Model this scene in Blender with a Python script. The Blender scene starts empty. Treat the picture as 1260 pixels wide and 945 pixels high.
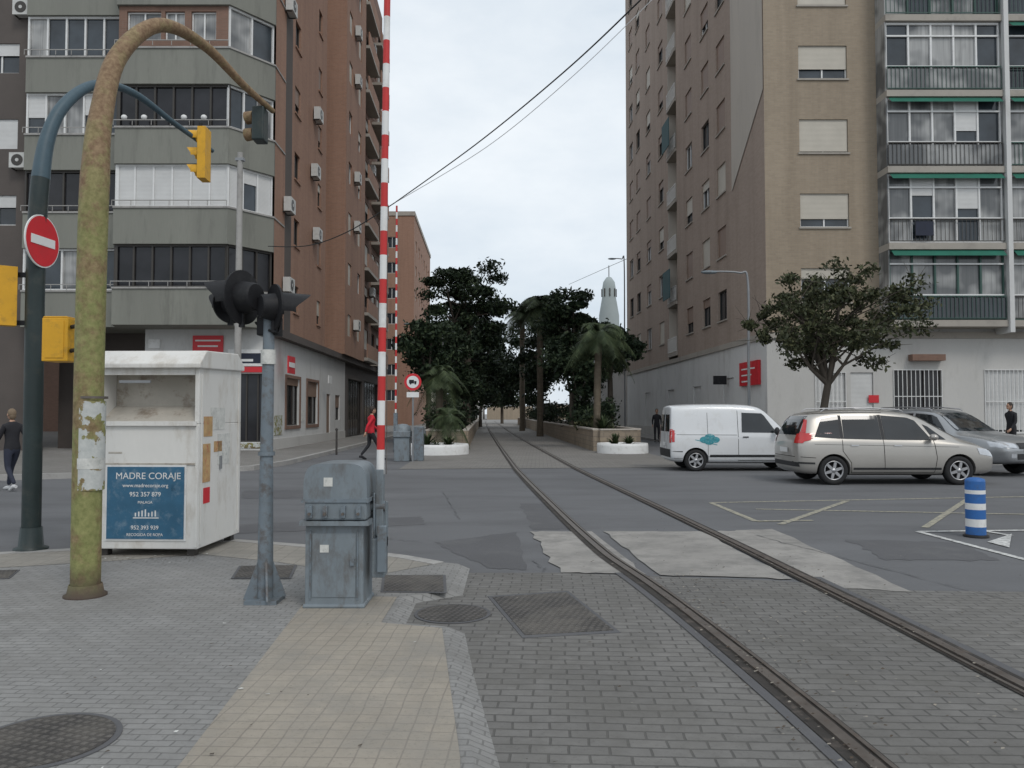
import bpy, bmesh, math, random
import numpy as np
from mathutils import Vector, Matrix
from mathutils.bvhtree import BVHTree
random.seed(7); RNG=np.random.default_rng(7)
sc=bpy.context.scene
# ---------------------------------------------------------------- camera model
F=980.0; CH=1.6; PITCH=math.atan(35.5/F)
def _ray(u,v):
    a=(u-630)/F; b=(472.5-v)/F
    return a, math.cos(PITCH)-b*math.sin(PITCH), math.sin(PITCH)+b*math.cos(PITCH)
def gp(u,v,z=0.0):
    a,dy,dz=_ray(u,v); t=(z-CH)/dz
    return (a*t,dy*t)
def at(u,v,y):
    a,dy,dz=_ray(u,v); t=y/dy
    return Vector((a*t,y,CH+dz*t))
# ---------------------------------------------------------------- materials
def _base(name):
    m=bpy.data.materials.new(name); m.use_nodes=True
    nt=m.node_tree; b=nt.nodes['Principled BSDF']
    return m,nt,b
def _n(nt,t,**k):
    n=nt.nodes.new(t)
    for a,c in k.items(): setattr(n,a,c)
    return n
def _pos(nt,stretch=(1,1,1)):
    g=_n(nt,'ShaderNodeTexCoord'); mp=_n(nt,'ShaderNodeMapping'); mp.inputs['Scale'].default_value=stretch
    nt.links.new(g.outputs['Object'],mp.inputs[0]); return mp.outputs[0]
def _noise(nt,vec,scale,detail=5,rough=.6):
    n=_n(nt,'ShaderNodeTexNoise'); n.inputs['Scale'].default_value=scale
    n.inputs['Detail'].default_value=detail; n.inputs['Roughness'].default_value=rough
    nt.links.new(vec,n.inputs['Vector']); return n.outputs['Fac']
def _maprange(nt,fac,a,b,c,d):
    n=_n(nt,'ShaderNodeMapRange'); nt.links.new(fac,n.inputs[0])
    for i,x in zip((1,2,3,4),(a,b,c,d)): n.inputs[i].default_value=x
    return n.outputs[0]
def _mix(nt,fac,c1,c2,mode='MIX'):
    n=_n(nt,'ShaderNodeMix',data_type='RGBA',blend_type=mode)
    for s,x in ((0,fac),(6,c1),(7,c2)):
        if isinstance(x,(int,float)): n.inputs[s].default_value=x
        elif isinstance(x,tuple): n.inputs[s].default_value=(x[0],x[1],x[2],1)
        else: nt.links.new(x,n.inputs[s])
    return n.outputs[2]
def _bump(nt,b,h,strength=.3,dist=.01):
    n=_n(nt,'ShaderNodeBump'); n.inputs['Strength'].default_value=strength; n.inputs['Distance'].default_value=dist
    nt.links.new(h,n.inputs['Height']); nt.links.new(n.outputs[0],b.inputs['Normal'])
def pm(name,col,rough=.8,var=.2,scale=1.5,fine=25,bump=.15,metal=0,dirt=None,dirtamt=.5,stretch=(1,1,1),coat=0,spec=.4,lo=.52,hi=.68):
    m,nt,b=_base(name); vec=_pos(nt,stretch)
    n1=_noise(nt,vec,scale,6); n2=_noise(nt,vec,fine,4)
    dk=tuple(c*(1-var) for c in col); lt=tuple(min(1,c*(1+var)) for c in col)
    c=_mix(nt,_maprange(nt,n1,.3,.7,0,1),dk,lt)
    c=_mix(nt,_maprange(nt,n2,.3,.7,0,1),c,_mix(nt,.5,c,dk))
    if dirt:
        n3=_noise(nt,vec,scale*2.7,8,.7)
        c=_mix(nt,_maprange(nt,n3,lo,hi,0,dirtamt),c,dirt)
    nt.links.new(c,b.inputs['Base Color'])
    nt.links.new(_maprange(nt,n1,.2,.8,max(0,rough-.08),min(1,rough+.08)),b.inputs['Roughness'])
    b.inputs['Metallic'].default_value=metal; b.inputs['Coat Weight'].default_value=coat
    b.inputs['Specular IOR Level'].default_value=spec
    if bump: _bump(nt,b,n2,bump)
    return m
def brick(name,c1,c2,mortar,bw,bh,ms=.01,vertical=True,rot=0,rough=.85,var=.25,vs=.5,bump=.4,dirt=None,dirtamt=.4,offset=.5,bias=0,streak=0):
    m,nt,b=_base(name); tc=_n(nt,'ShaderNodeNewGeometry')
    if vertical:
        sp=_n(nt,'ShaderNodeSeparateXYZ'); nt.links.new(tc.outputs['Position'],sp.inputs[0])
        ad=_n(nt,'ShaderNodeMath',operation='ADD'); nt.links.new(sp.outputs[0],ad.inputs[0]); nt.links.new(sp.outputs[1],ad.inputs[1])
        cb=_n(nt,'ShaderNodeCombineXYZ'); nt.links.new(ad.outputs[0],cb.inputs[0]); nt.links.new(sp.outputs[2],cb.inputs[1]); vec=cb.outputs[0]
    else:
        mp=_n(nt,'ShaderNodeMapping'); mp.inputs['Rotation'].default_value=(0,0,rot); nt.links.new(tc.outputs['Position'],mp.inputs[0])
        nw=_n(nt,'ShaderNodeTexNoise'); nw.inputs['Scale'].default_value=2.2; nt.links.new(tc.outputs['Position'],nw.inputs['Vector'])
        sc_=_n(nt,'ShaderNodeVectorMath',operation='SCALE'); nt.links.new(nw.outputs['Color'],sc_.inputs[0]); sc_.inputs['Scale'].default_value=.045
        av=_n(nt,'ShaderNodeVectorMath',operation='ADD'); nt.links.new(mp.outputs[0],av.inputs[0]); nt.links.new(sc_.outputs[0],av.inputs[1]); vec=av.outputs[0]
    br=_n(nt,'ShaderNodeTexBrick'); nt.links.new(vec,br.inputs['Vector'])
    br.offset=offset
    for k,x in (('Color1',c1),('Color2',c2),('Mortar',mortar)): br.inputs[k].default_value=(*x,1)
    br.inputs['Scale'].default_value=1; br.inputs['Mortar Size'].default_value=ms; br.inputs['Brick Width'].default_value=bw; br.inputs['Row Height'].default_value=bh
    br.inputs['Mortar Smooth'].default_value=.5; br.inputs['Bias'].default_value=bias
    n1=_noise(nt,tc.outputs['Position'],vs,7,.65); n2=_noise(nt,tc.outputs['Position'],9,5)
    c=_mix(nt,_maprange(nt,n1,.3,.7,0,1),br.outputs['Color'],_mix(nt,1.0,br.outputs['Color'],(1-var,1-var,1-var),'MULTIPLY'))
    c=_mix(nt,_maprange(nt,n2,.35,.7,0,.5),c,_mix(nt,1.0,c,(1-var,1-var,1-var),'MULTIPLY'))
    if dirt:
        n3=_noise(nt,tc.outputs['Position'],1.3,9,.75)
        c=_mix(nt,_maprange(nt,n3,.44,.64,0,dirtamt),c,dirt)
        n4=_noise(nt,tc.outputs['Position'],55,3,.7)
        c=_mix(nt,_maprange(nt,n4,.55,.72,0,.45),c,_mix(nt,1.0,c,(.55,.55,.55),'MULTIPLY'))
    if streak:
        m2=_n(nt,'ShaderNodeMapping'); m2.inputs['Scale'].default_value=(1.2,1.2,.06); nt.links.new(tc.outputs['Position'],m2.inputs[0])
        c=_mix(nt,_maprange(nt,_noise(nt,m2.outputs[0],1,6,.7),.45,.7,0,streak),c,_mix(nt,1.0,c,(.6,.58,.56),'MULTIPLY'))
    nt.links.new(c,b.inputs['Base Color']); b.inputs['Roughness'].default_value=rough
    b.inputs['Specular IOR Level'].default_value=.3
    if bump:
        iv=_n(nt,'ShaderNodeMath',operation='SUBTRACT'); iv.inputs[0].default_value=1; nt.links.new(br.outputs['Fac'],iv.inputs[1])
        ad2=_n(nt,'ShaderNodeMath',operation='ADD'); nt.links.new(iv.outputs[0],ad2.inputs[0]); nt.links.new(n2,ad2.inputs[1])
        _bump(nt,b,ad2.outputs[0],bump,.008)
    return m
def leafmat(name,c1,c2,c3):
    m,nt,b=_base(name); g=_n(nt,'ShaderNodeNewGeometry')
    r=_n(nt,'ShaderNodeValToRGB'); nt.links.new(g.outputs['Random Per Island'],r.inputs[0])
    r.color_ramp.elements[0].color=(*c1,1); r.color_ramp.elements[1].color=(*c3,1)
    e=r.color_ramp.elements.new(.55); e.color=(*c2,1)
    n=_noise(nt,g.outputs['Position'],.9,3)
    c=_mix(nt,_maprange(nt,n,.35,.65,0,.55),r.outputs[0],c1)
    nt.links.new(c,b.inputs['Base Color']); b.inputs['Roughness'].default_value=.6; b.inputs['Specular IOR Level'].default_value=.25
    return m
def glass(name,c=(.02,.025,.03),rough=.06,spec=.6):
    m,nt,b=_base(name); g=_n(nt,'ShaderNodeNewGeometry')
    n=_noise(nt,g.outputs['Position'],.8,3)
    nt.links.new(_mix(nt,_maprange(nt,n,.35,.65,0,1),c,tuple(x*2.2 for x in c)),b.inputs['Base Color'])
    b.inputs['Roughness'].default_value=rough; b.inputs['Specular IOR Level'].default_value=spec
    return m
def curtain(name,c):
    m,nt,b=_base(name); g=_n(nt,'ShaderNodeNewGeometry'); mp=_n(nt,'ShaderNodeMapping'); mp.inputs['Scale'].default_value=(1,1,.03); nt.links.new(g.outputs['Position'],mp.inputs[0])
    n=_noise(nt,mp.outputs[0],14,3); n2=_noise(nt,g.outputs['Position'],.7,2)
    cc=_mix(nt,_maprange(nt,n,.3,.7,0,1),tuple(x*.6 for x in c),c)
    cc=_mix(nt,_maprange(nt,n2,.42,.58,0,.8),cc,(.05,.055,.06))
    nt.links.new(cc,b.inputs['Base Color']); b.inputs['Roughness'].default_value=.12; b.inputs['Specular IOR Level'].default_value=.6
    return m
def slat(name,col,period=.05):
    m,nt,b=_base(name); g=_n(nt,'ShaderNodeNewGeometry'); w=_n(nt,'ShaderNodeTexWave',bands_direction='Z')
    nt.links.new(g.outputs['Position'],w.inputs[0]); w.inputs['Scale'].default_value=.314/period
    n=_noise(nt,g.outputs['Position'],1.2,4)
    c=_mix(nt,_maprange(nt,n,.3,.7,0,.35),col,tuple(x*.6 for x in col))
    c=_mix(nt,_maprange(nt,w.outputs['Fac'],0,.3,.45,0),c,tuple(x*.5 for x in col))
    nt.links.new(c,b.inputs['Base Color']); b.inputs['Roughness'].default_value=.6; _bump(nt,b,w.outputs['Fac'],.4,.01)
    return m
M={}
M['asphalt']=pm('asphalt',(.142,.144,.15),.85,.18,.3,60,.3,dirt=(.09,.09,.094),dirtamt=.65,stretch=(.35,1,1),lo=.46,hi=.66)
M['asphalt2']=pm('asphalt_patch',(.105,.105,.11),.85,.15,.5,60,.3,dirt=(.145,.145,.145))
M['tar']=pm('tar_seam',(.085,.085,.088),.7,.2,3,60,.2,dirt=(.14,.14,.145),dirtamt=1,lo=.48,hi=.56)
M['ground']=pm('ground_concrete',(.22,.21,.2),.9,.2,.3,20,.2)
M['pav_side']=brick('pavement_tiles',(.315,.31,.30),(.282,.278,.27),(.195,.192,.185),.13,.065,.006,False,math.radians(2),var=.22,vs=.7,dirt=(.185,.18,.17),dirtamt=.6,bump=.5)
M['pav_beige']=brick('beige_tactile_tiles',(.375,.335,.28),(.35,.315,.262),(.275,.245,.21),.1,.1,.005,False,math.radians(2),var=.2,vs=1.0,dirt=(.245,.23,.205),dirtamt=.8,offset=0,bump=.35)
M['pav_beige2']=brick('beige_pavement',(.35,.325,.285),(.32,.30,.265),(.24,.22,.195),.2,.2,.006,False,0,var=.2,vs=1.2,dirt=(.22,.21,.19),dirtamt=.65,offset=0)
M['pav_rail']=brick('block_paving',(.228,.221,.21),(.195,.189,.18),(.122,.118,.112),.19,.095,.008,False,math.radians(3),var=.3,vs=.6,dirt=(.125,.12,.11),dirtamt=.7,bump=.6)
M['pav_far']=brick('far_paving',(.28,.267,.248),(.235,.224,.208),(.165,.157,.148),.25,.12,.012,False,math.radians(2),var=.22,vs=.4,dirt=(.18,.17,.158))
M['conc']=pm('crossing_concrete',(.315,.30,.28),.85,.16,.8,40,.2,dirt=(.19,.183,.172),dirtamt=.85,lo=.44,hi=.64)
M['kerb']=pm('kerb_stone',(.35,.34,.325),.85,.15,1.5,40,.2,dirt=(.22,.21,.2),dirtamt=.7)
M['groove']=pm('rail_groove',(.045,.04,.036),.9,.3,3,30,.3,dirt=(.12,.10,.085),dirtamt=.8)
M['steel']=pm('rail_steel',(.16,.14,.125),.5,.25,6,50,.1,metal=.5,dirt=(.12,.08,.055))
M['galv']=pm('galvanised_steel',(.25,.26,.27),.5,.15,3,30,.05,metal=.3)
M['iron']=brick('cast_iron_cover',(.14,.13,.12),(.115,.107,.1),(.065,.06,.057),.05,.05,.012,False,.3,rough=.65,var=.3,vs=3,bump=.8,offset=0,dirt=(.17,.155,.135),dirtamt=.6)
M['yline']=pm('faded_road_paint',(.42,.39,.29),.8,.15,6,50,.1,dirt=(.16,.16,.16),dirtamt=.95,lo=.42,hi=.6)
M['wline']=pm('white_road_paint',(.62,.62,.6),.75,.1,6,50,.1,dirt=(.25,.25,.25),dirtamt=.9,lo=.46,hi=.62)
M['white']=pm('white_wall',(.58,.58,.57),.8,.08,.5,20,.05,dirt=(.4,.39,.37),dirtamt=.6,stretch=(1,1,.35))
M['offwhite']=pm('offwhite_wall',(.50,.49,.47),.8,.08,.4,20,.05,dirt=(.36,.35,.33),dirtamt=.5,stretch=(1,1,.35))
M['grey']=pm('grey_green_render',(.215,.217,.19),.85,.12,.5,20,.1,dirt=(.135,.135,.12),dirtamt=.7,stretch=(1.6,1.6,.2))
M['dgrey']=pm('dark_facade',(.105,.09,.082),.85,.2,.5,20,.1)
M['obrick']=brick('orange_brick',(.37,.212,.147),(.33,.187,.132),(.32,.23,.18),.25,.075,.01,var=.12,vs=.25,bump=.2,streak=.45)
M['dbrick']=brick('brown_brick',(.245,.145,.108),(.21,.127,.095),(.215,.155,.125),.25,.075,.01,var=.12,vs=.25,bump=.2,streak=.45)
M['tbrick']=brick('tan_brick',(.36,.292,.215),(.32,.257,.19),(.325,.28,.225),.25,.075,.01,var=.12,vs=.25,bump=.2,streak=.4)
M['pbrick']=brick('pinkish_brick',(.40,.315,.262),(.355,.278,.23),(.37,.312,.265),.25,.075,.01,var=.1,vs=.2,bump=.2,streak=.4)
M['cream']=pm('cream_render',(.47,.43,.38),.85,.07,.4,20,.05,dirt=(.36,.33,.29),dirtamt=.5,stretch=(1.5,1.5,.2))
M['slab']=pm('balcony_slab',(.36,.33,.29),.85,.12,.6,20,.1,dirt=(.22,.2,.18))
M['glass']=glass('window_glass')
M['glass2']=curtain('window_glass_curtain',(.42,.42,.41))
M['glassd']=glass('window_glass_dark',(.012,.012,.014),.1,.4)
M['wframe']=pm('white_frame',(.68,.68,.67),.5,.05,2,20,0,dirt=(.5,.49,.47),dirtamt=.5)
M['dframe']=pm('dark_frame',(.05,.045,.04),.5,.1,2,20,0)
M['gframe']=pm('green_frame',(.04,.09,.075),.5,.1,2,20,0)
M['shut']=slat('cream_shutter',(.52,.48,.41)); M['shutw']=slat('white_shutter',(.64,.64,.63)); M['shutb']=slat('brown_shutter',(.25,.165,.12))
M['awn']=pm('green_awning',(.02,.13,.09),.9,.2,2,20,.1); M['teal']=pm('teal_blind',(.05,.11,.12),.8,.2,2,20,.1)
M['red']=pm('red_paint',(.52,.03,.03),.5,.1,2,20,.05,dirt=(.35,.06,.05),dirtamt=.5)
M['redsign']=pm('red_sign_paint',(.58,.025,.035),.4,.06,2,20,0,dirt=(.4,.04,.045),dirtamt=.4)
M['wpaint']=pm('white_paint',(.72,.72,.71),.5,.05,2,20,.03,dirt=(.45,.43,.4),dirtamt=.5)
M['wcont']=pm('container_white_paint',(.69,.68,.65),.5,.06,1.2,20,.05,dirt=(.46,.42,.36),dirtamt=.7,stretch=(1,1,.4))
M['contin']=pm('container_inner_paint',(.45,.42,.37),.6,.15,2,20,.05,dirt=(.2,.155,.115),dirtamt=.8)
M['poster']=pm('blue_poster',(.035,.125,.215),.5,.2,3,20,.05,dirt=(.15,.23,.3),dirtamt=.8)
M['gm']=pm('grey_blue_metal',(.19,.222,.245),.5,.14,2,30,.06,dirt=(.115,.11,.105),dirtamt=.75,stretch=(1.5,1.5,.7),lo=.48,hi=.66)
M['gm2']=pm('grey_pole_paint',(.165,.198,.225),.5,.16,3,30,.05,dirt=(.10,.085,.075),dirtamt=.8,lo=.48,hi=.62)
M['blk']=pm('black_plastic',(.016,.016,.018),.55,.25,3,30,.05,dirt=(.045,.045,.045),dirtamt=.5,spec=.25)
M['bpole']=pm('dark_pole_paint',(.022,.035,.035),.45,.25,2,30,.05,dirt=(.06,.06,.05),dirtamt=.5)
M['bpole2']=pm('bluish_pole_paint',(.06,.10,.125),.5,.2,2,30,.05,dirt=(.04,.06,.07))
M['yel']=pm('yellow_signal_paint',(.68,.36,.02),.5,.1,3,30,.05,dirt=(.38,.21,.03),dirtamt=.7)
M['lens']=glass('signal_lens',(.03,.02,.02),.2)
M['rubber']=pm('tyre_rubber',(.02,.02,.021),.8,.2,5,50,.1)
M['alloy']=pm('alloy_wheel',(.45,.45,.46),.35,.1,5,50,0,metal=.8)
M['well']=pm('wheel_well',(.008,.008,.008),.95,.1,5,50,0,spec=.1)
M['carwhite']=pm('white_car_paint',(.66,.67,.68),.3,.03,1,10,0,coat=.6,dirt=(.5,.49,.46),dirtamt=.4)
M['champ']=pm('silver_beige_car_paint',(.42,.40,.37),.33,.04,1,10,0,metal=.5,coat=.6)
M['silver']=pm('silver_car_paint',(.36,.37,.38),.35,.04,1,10,0,metal=.6,coat=.6)
M['carglass']=glass('car_glass',(.012,.014,.016),.04,.6)
M['plastic']=pm('black_bumper_plastic',(.03,.03,.032),.65,.15,5,40,.05)
M['tail']=pm('red_tail_light',(.5,.02,.02),.15,.1,5,40,0,coat=1)
M['headl']=pm('headlight_glass',(.55,.57,.6),.1,.15,9,40,0,coat=1,metal=.3)
M['tealdecal']=pm('teal_decal',(.04,.27,.32),.5,.3,8,40,0,dirt=(.4,.5,.5),dirtamt=.8)
M['blue']=pm('blue_bollard',(.03,.13,.38),.5,.15,3,30,.05,dirt=(.05,.1,.2),dirtamt=.7)
M['bark']=pm('bark',(.09,.075,.06),.95,.3,3,25,.8,stretch=(1,1,.3))
M['palmbark']=pm('palm_bark',(.14,.115,.085),.95,.3,3,25,.8,stretch=(1,1,3))
M['leafd']=leafmat('conifer_foliage',(.012,.022,.013),(.026,.044,.022),(.062,.086,.04))
M['leafm']=leafmat('broadleaf_foliage',(.028,.035,.017),(.058,.068,.032),(.12,.12,.058))
M['leafp']=leafmat('palm_foliage',(.025,.04,.018),(.055,.078,.036),(.10,.125,.06))
M['soil']=pm('soil',(.08,.06,.045),.95,.3,3,25,.6)
M['stone']=brick('planter_stone',(.38,.31,.23),(.32,.265,.205),(.25,.21,.175),.4,.2,.015,var=.25,vs=.8,bump=.5)
M['skin']=pm('skin',(.45,.27,.19),.6,.05,5,30,0)
M['jred']=pm('red_jacket',(.55,.02,.035),.8,.15,5,30,.1); M['jblk']=pm('dark_clothes',(.022,.022,.026),.85,.2,5,30,.1)
M['jblue']=pm('navy_clothes',(.03,.035,.055),.85,.2,5,30,.1)
M['hairg']=pm('fair_hair',(.20,.145,.095),.7,.2,20,60,.2); M['haird']=pm('dark_hair',(.03,.02,.015),.6,.2,20,60,.2)
M['shoe']=pm('white_shoes',(.6,.6,.6),.6,.05,5,30,0)
M['cable']=pm('black_cable',(.03,.03,.03),.6,.1,3,30,0); M['cable2']=pm('pale_cable',(.45,.45,.46),.6,.1,3,30,0)
M['tower']=pm('tower_render',(.33,.37,.37),.8,.1,.3,10,0)
M['ac']=pm('aircon_white',(.52,.52,.5),.5,.06,3,30,0,dirt=(.35,.33,.3))
M['paper']=pm('peeling_paper',(.6,.6,.57),.8,.2,9,60,.1,dirt=(.3,.32,.3),dirtamt=.7)
M['paper2']=pm('orange_stickers',(.50,.33,.16),.7,.3,7,30,.05,dirt=(.4,.08,.05),dirtamt=.9)
def polemat(name,paper=False):
    m,nt,b=_base(name); vec=_pos(nt); g=_n(nt,'ShaderNodeNewGeometry')
    sp=_n(nt,'ShaderNodeSeparateXYZ'); nt.links.new(g.outputs['Position'],sp.inputs[0])
    n1=_noise(nt,vec,4,8,.7); n2=_noise(nt,vec,22,6,.7)
    c=_mix(nt,_maprange(nt,n2,.35,.65,0,1),(.17,.18,.06),(.28,.28,.11))
    rust=_mix(nt,_maprange(nt,n2,.35,.65,0,1),(.15,.085,.045),(.28,.195,.11))
    hz=_maprange(nt,sp.outputs[2],2.9,4.3,0,.8)
    ad=_n(nt,'ShaderNodeMath',operation='ADD'); nt.links.new(_maprange(nt,n1,.46,.60,0,.8),ad.inputs[0]); nt.links.new(hz,ad.inputs[1]); ad.use_clamp=True
    c=_mix(nt,ad.outputs[0],c,rust)
    c=_mix(nt,_maprange(nt,sp.outputs[2],.35,.06,0,1),c,(.06,.04,.03))
    if paper:
        n3=_noise(nt,vec,7,5,.6); c=_mix(nt,_maprange(nt,n3,.49,.51,0,1),c,_mix(nt,n2,(.65,.65,.62),(.3,.33,.33)))
    nt.links.new(c,b.inputs['Base Color']); b.inputs['Roughness'].default_value=.75; _bump(nt,b,n2,.3,.01)
    return m
M['gpole']=polemat('weathered_green_pole'); M['gpaper']=polemat('torn_stickers',True)
# ---------------------------------------------------------------- mesh builder
class MB:
    def __init__(s): s.v=[];s.f=[];s.m=[];s.sm=[];s.mats=[];s.frame()
    def frame(s,o=(0,0,0),x=(1,0,0),y=(0,1,0),z=(0,0,1)):
        s.o=Vector(o);s.x=Vector(x).normalized();s.y=Vector(y).normalized();s.z=Vector(z).normalized();return s
    def mi(s,k):
        if k not in s.mats: s.mats.append(k)
        return s.mats.index(k)
    def T(s,p): return s.o+s.x*p[0]+s.y*p[1]+s.z*p[2]
    def add(s,pts,faces,k,sm=False):
        b=len(s.v); s.v+=[tuple(s.T(p)) for p in pts]; i=s.mi(k)
        for f in faces: s.f.append([b+j for j in f]); s.m.append(i); s.sm.append(sm)
    def box(s,x0,x1,y0,y1,z0,z1,k):
        if x0>x1:x0,x1=x1,x0
        if y0>y1:y0,y1=y1,y0
        if z0>z1:z0,z1=z1,z0
        s.add([(x0,y0,z0),(x1,y0,z0),(x1,y1,z0),(x0,y1,z0),(x0,y0,z1),(x1,y0,z1),(x1,y1,z1),(x0,y1,z1)],
              [(0,3,2,1),(4,5,6,7),(0,1,5,4),(1,2,6,5),(2,3,7,6),(3,0,4,7)],k)
    def poly(s,pts,k): s.add(pts,[list(range(len(pts)))],k)
    def sheet(s,pts2,z,k):
        a=sum(pts2[i][0]*pts2[(i+1)%len(pts2)][1]-pts2[(i+1)%len(pts2)][0]*pts2[i][1] for i in range(len(pts2)))
        if a<0: pts2=pts2[::-1]
        s.poly([(p[0],p[1],z) for p in pts2],k)
    def prism(s,pts2,z0,z1,k,ktop=None):
        a=sum(pts2[i][0]*pts2[(i+1)%len(pts2)][1]-pts2[(i+1)%len(pts2)][0]*pts2[i][1] for i in range(len(pts2)))
        if a<0: pts2=pts2[::-1]
        n=len(pts2); P=[(p[0],p[1],z0) for p in pts2]+[(p[0],p[1],z1) for p in pts2]
        s.add(P,[(i,(i+1)%n,n+(i+1)%n,n+i) for i in range(n)]+[list(range(n))[::-1]],k)
        s.add(P[n:],[list(range(n))],ktop or k)
    def tube(s,path,radii,k,n=12,caps=True,sm=True):
        path=[Vector(p) for p in path]
        if isinstance(radii,(int,float)): radii=[radii]*len(path)
        pts=[];ref=None
        for i,p in enumerate(path):
            d=(path[min(i+1,len(path)-1)]-path[max(i-1,0)]).normalized()
            if ref is None: ref=Vector((1,0,0)) if abs(d.x)<.9 else Vector((0,1,0))
            a=(ref-d*ref.dot(d)).normalized(); ref=a; b=d.cross(a)
            for j in range(n):
                t=2*math.pi*j/n; pts.append(tuple(p+a*math.cos(t)*radii[i]+b*math.sin(t)*radii[i]))
        m=len(path)
        fs=[(i*n+j,i*n+(j+1)%n,(i+1)*n+(j+1)%n,(i+1)*n+j) for i in range(m-1) for j in range(n)]
        s.add(pts,fs,k,sm)
        if caps:
            s.add(pts[:n],[list(range(n))[::-1]],k); s.add(pts[-n:],[list(range(n))],k)
    def lathe(s,prof,c,axis,k,n=24,sm=True):
        ax=Vector(axis).normalized(); r0=Vector((1,0,0)) if abs(ax.x)<.9 else Vector((0,0,1))
        a=(r0-ax*r0.dot(ax)).normalized(); b=ax.cross(a); c=Vector(c); pts=[]
        for r,h in prof:
            for j in range(n):
                t=2*math.pi*j/n; pts.append(tuple(c+ax*h+(a*math.cos(t)+b*math.sin(t))*r))
        fs=[(i*n+j,i*n+(j+1)%n,(i+1)*n+(j+1)%n,(i+1)*n+j) for i in range(len(prof)-1) for j in range(n)]
        s.add(pts,fs,k,sm)
    def disc(s,c,axis,r,th,k,n=28):
        s.lathe([(0.0005,0),(r,0),(r,th),(0.0005,th)],c,axis,k,n,False)
    def ell(s,c,r,k,n=12,m=8):
        pts=[];c=Vector(c)
        for i in range(m+1):
            ph=math.pi*i/m
            for j in range(n):
                t=2*math.pi*j/n; pts.append((c.x+r[0]*math.sin(ph)*math.cos(t),c.y+r[1]*math.sin(ph)*math.sin(t),c.z-r[2]*math.cos(ph)))
        s.add(pts,[(i*n+j,i*n+(j+1)%n,(i+1)*n+(j+1)%n,(i+1)*n+j) for i in range(m) for j in range(n)],k,True)
    def make(s,name,parent=None,bevel=0):
        me=bpy.data.meshes.new(name); me.from_pydata(s.v,[],s.f)
        for k in s.mats: me.materials.append(M[k])
        me.polygons.foreach_set('material_index',s.m); me.polygons.foreach_set('use_smooth',s.sm); me.update()
        o=bpy.data.objects.new(name,me); sc.collection.objects.link(o)
        if parent: o.parent=parent
        if bevel:
            b=o.modifiers.new('bevel','BEVEL'); b.width=bevel; b.segments=2; b.limit_method='ANGLE'; b.angle_limit=math.radians(50)
        return o
class Thing:
    def __init__(s,name,loc=(0,0,0),rot=0):
        s.e=bpy.data.objects.new(name,None); s.e.empty_display_size=.2; sc.collection.objects.link(s.e)
        s.e.location=loc; s.e.rotation_euler=(0,0,rot); s.p={}
    def __call__(s,n):
        if n not in s.p: s.p[n]=MB()
        return s.p[n]
    def done(s,bevel=None):
        bevel=bevel or {}
        for n,m in s.p.items(): m.make(n,s.e,bevel.get(n,0))
def text(body,size,o,x,z,k,parent,name,bold=0):
    cu=bpy.data.curves.new(name,'FONT'); cu.body=body; cu.size=size; cu.align_x='CENTER'; cu.align_y='CENTER'; cu.extrude=.001; cu.offset=bold
    t=bpy.data.objects.new(name+'_tmp',cu); sc.collection.objects.link(t)
    dg=bpy.context.evaluated_depsgraph_get(); me=bpy.data.meshes.new_from_object(t.evaluated_get(dg)); bpy.data.objects.remove(t)
    me.materials.clear(); me.materials.append(M[k])
    ob=bpy.data.objects.new(name,me); sc.collection.objects.link(ob)
    x=Vector(x).normalized(); z=Vector(z).normalized(); y=x.cross(z)
    mat=Matrix((x,z,y)).transposed().to_4x4(); mat.translation=Vector(o)
    ob.parent=parent; ob.matrix_parent_inverse=Matrix.Identity(4); ob.matrix_basis=parent.matrix_basis.inverted()@mat
    return ob
# ---------------------------------------------------------------- ground
g=MB(); g.sheet([(-400,-60),(400,-60),(400,900),(-400,900)],0,'ground'); g.make('ground')
g=MB(); g.sheet([(-120,3.5),(120,3.5),(120,26),(-120,26)],.004,'asphalt'); g.make('road')
def rough(pl,amp=.03,n=10):
    out=[]
    for i in range(len(pl)):
        a=Vector(pl[i]);b=Vector(pl[(i+1)%len(pl)])
        for j in range(n):
            p=a.lerp(b,j/n); out.append((p.x+(random.gauss(0,amp) if j else 0),p.y+(random.gauss(0,amp) if j else 0)))
    return out
g=MB()
for pl in ([gp(535,668),gp(636,655),gp(648,702),gp(600,700)],[gp(240,648),gp(520,636),gp(522,646),gp(240,660)],
           [gp(640,620),gp(668,620),gp(700,652),gp(655,652)],[gp(300,604),gp(470,602),gp(470,612),gp(300,614)],[gp(1040,664),gp(1180,668),gp(1230,690),gp(1090,690)]): g.sheet(rough(pl,.025),.007,'asphalt2')
g.make('road_patches')
g=MB()
def wig(a,b,n,amp,w,z,k):
    a=Vector(a);b=Vector(b);t=(b-a).normalized();nn=Vector((-t.y,t.x)); P=[a.lerp(b,i/n)+nn*random.gauss(0,amp) for i in range(n+1)]
    W=[w*random.uniform(.3,1.2) for _ in P]
    for i in range(n):
        p,q=P[i],P[i+1]; g.sheet([tuple(p+nn*W[i]),tuple(q+nn*W[i+1]),tuple(q-nn*W[i+1]),tuple(p-nn*W[i])],z,k)
for a,b in ((gp(545,606),gp(566,640)),(gp(655,690),gp(672,704)),(gp(930,660),gp(1240,740)),(gp(760,604),gp(1180,606)),(gp(300,625),gp(560,612)),(gp(560,600),gp(700,602)),(gp(380,655),gp(520,668))): wig(a,b,30,.018,.007,.0165,'tar')
g.make('road_cracks')
g=MB(); g.sheet([(-7,22.5),(-3.2,22.5),(-6.5,140),(-10.5,140)],.008,'asphalt'); g.sheet([(5.6,24),(8.6,24),(5,140),(2.2,140)],.008,'asphalt'); g.make('side_street')
g=MB(); g.sheet([(-3.2,22.6),(5.6,23.4),(2.2,140),(-6.5,140)],.012,'pav_far'); g.make('railway_street_paving')
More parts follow.
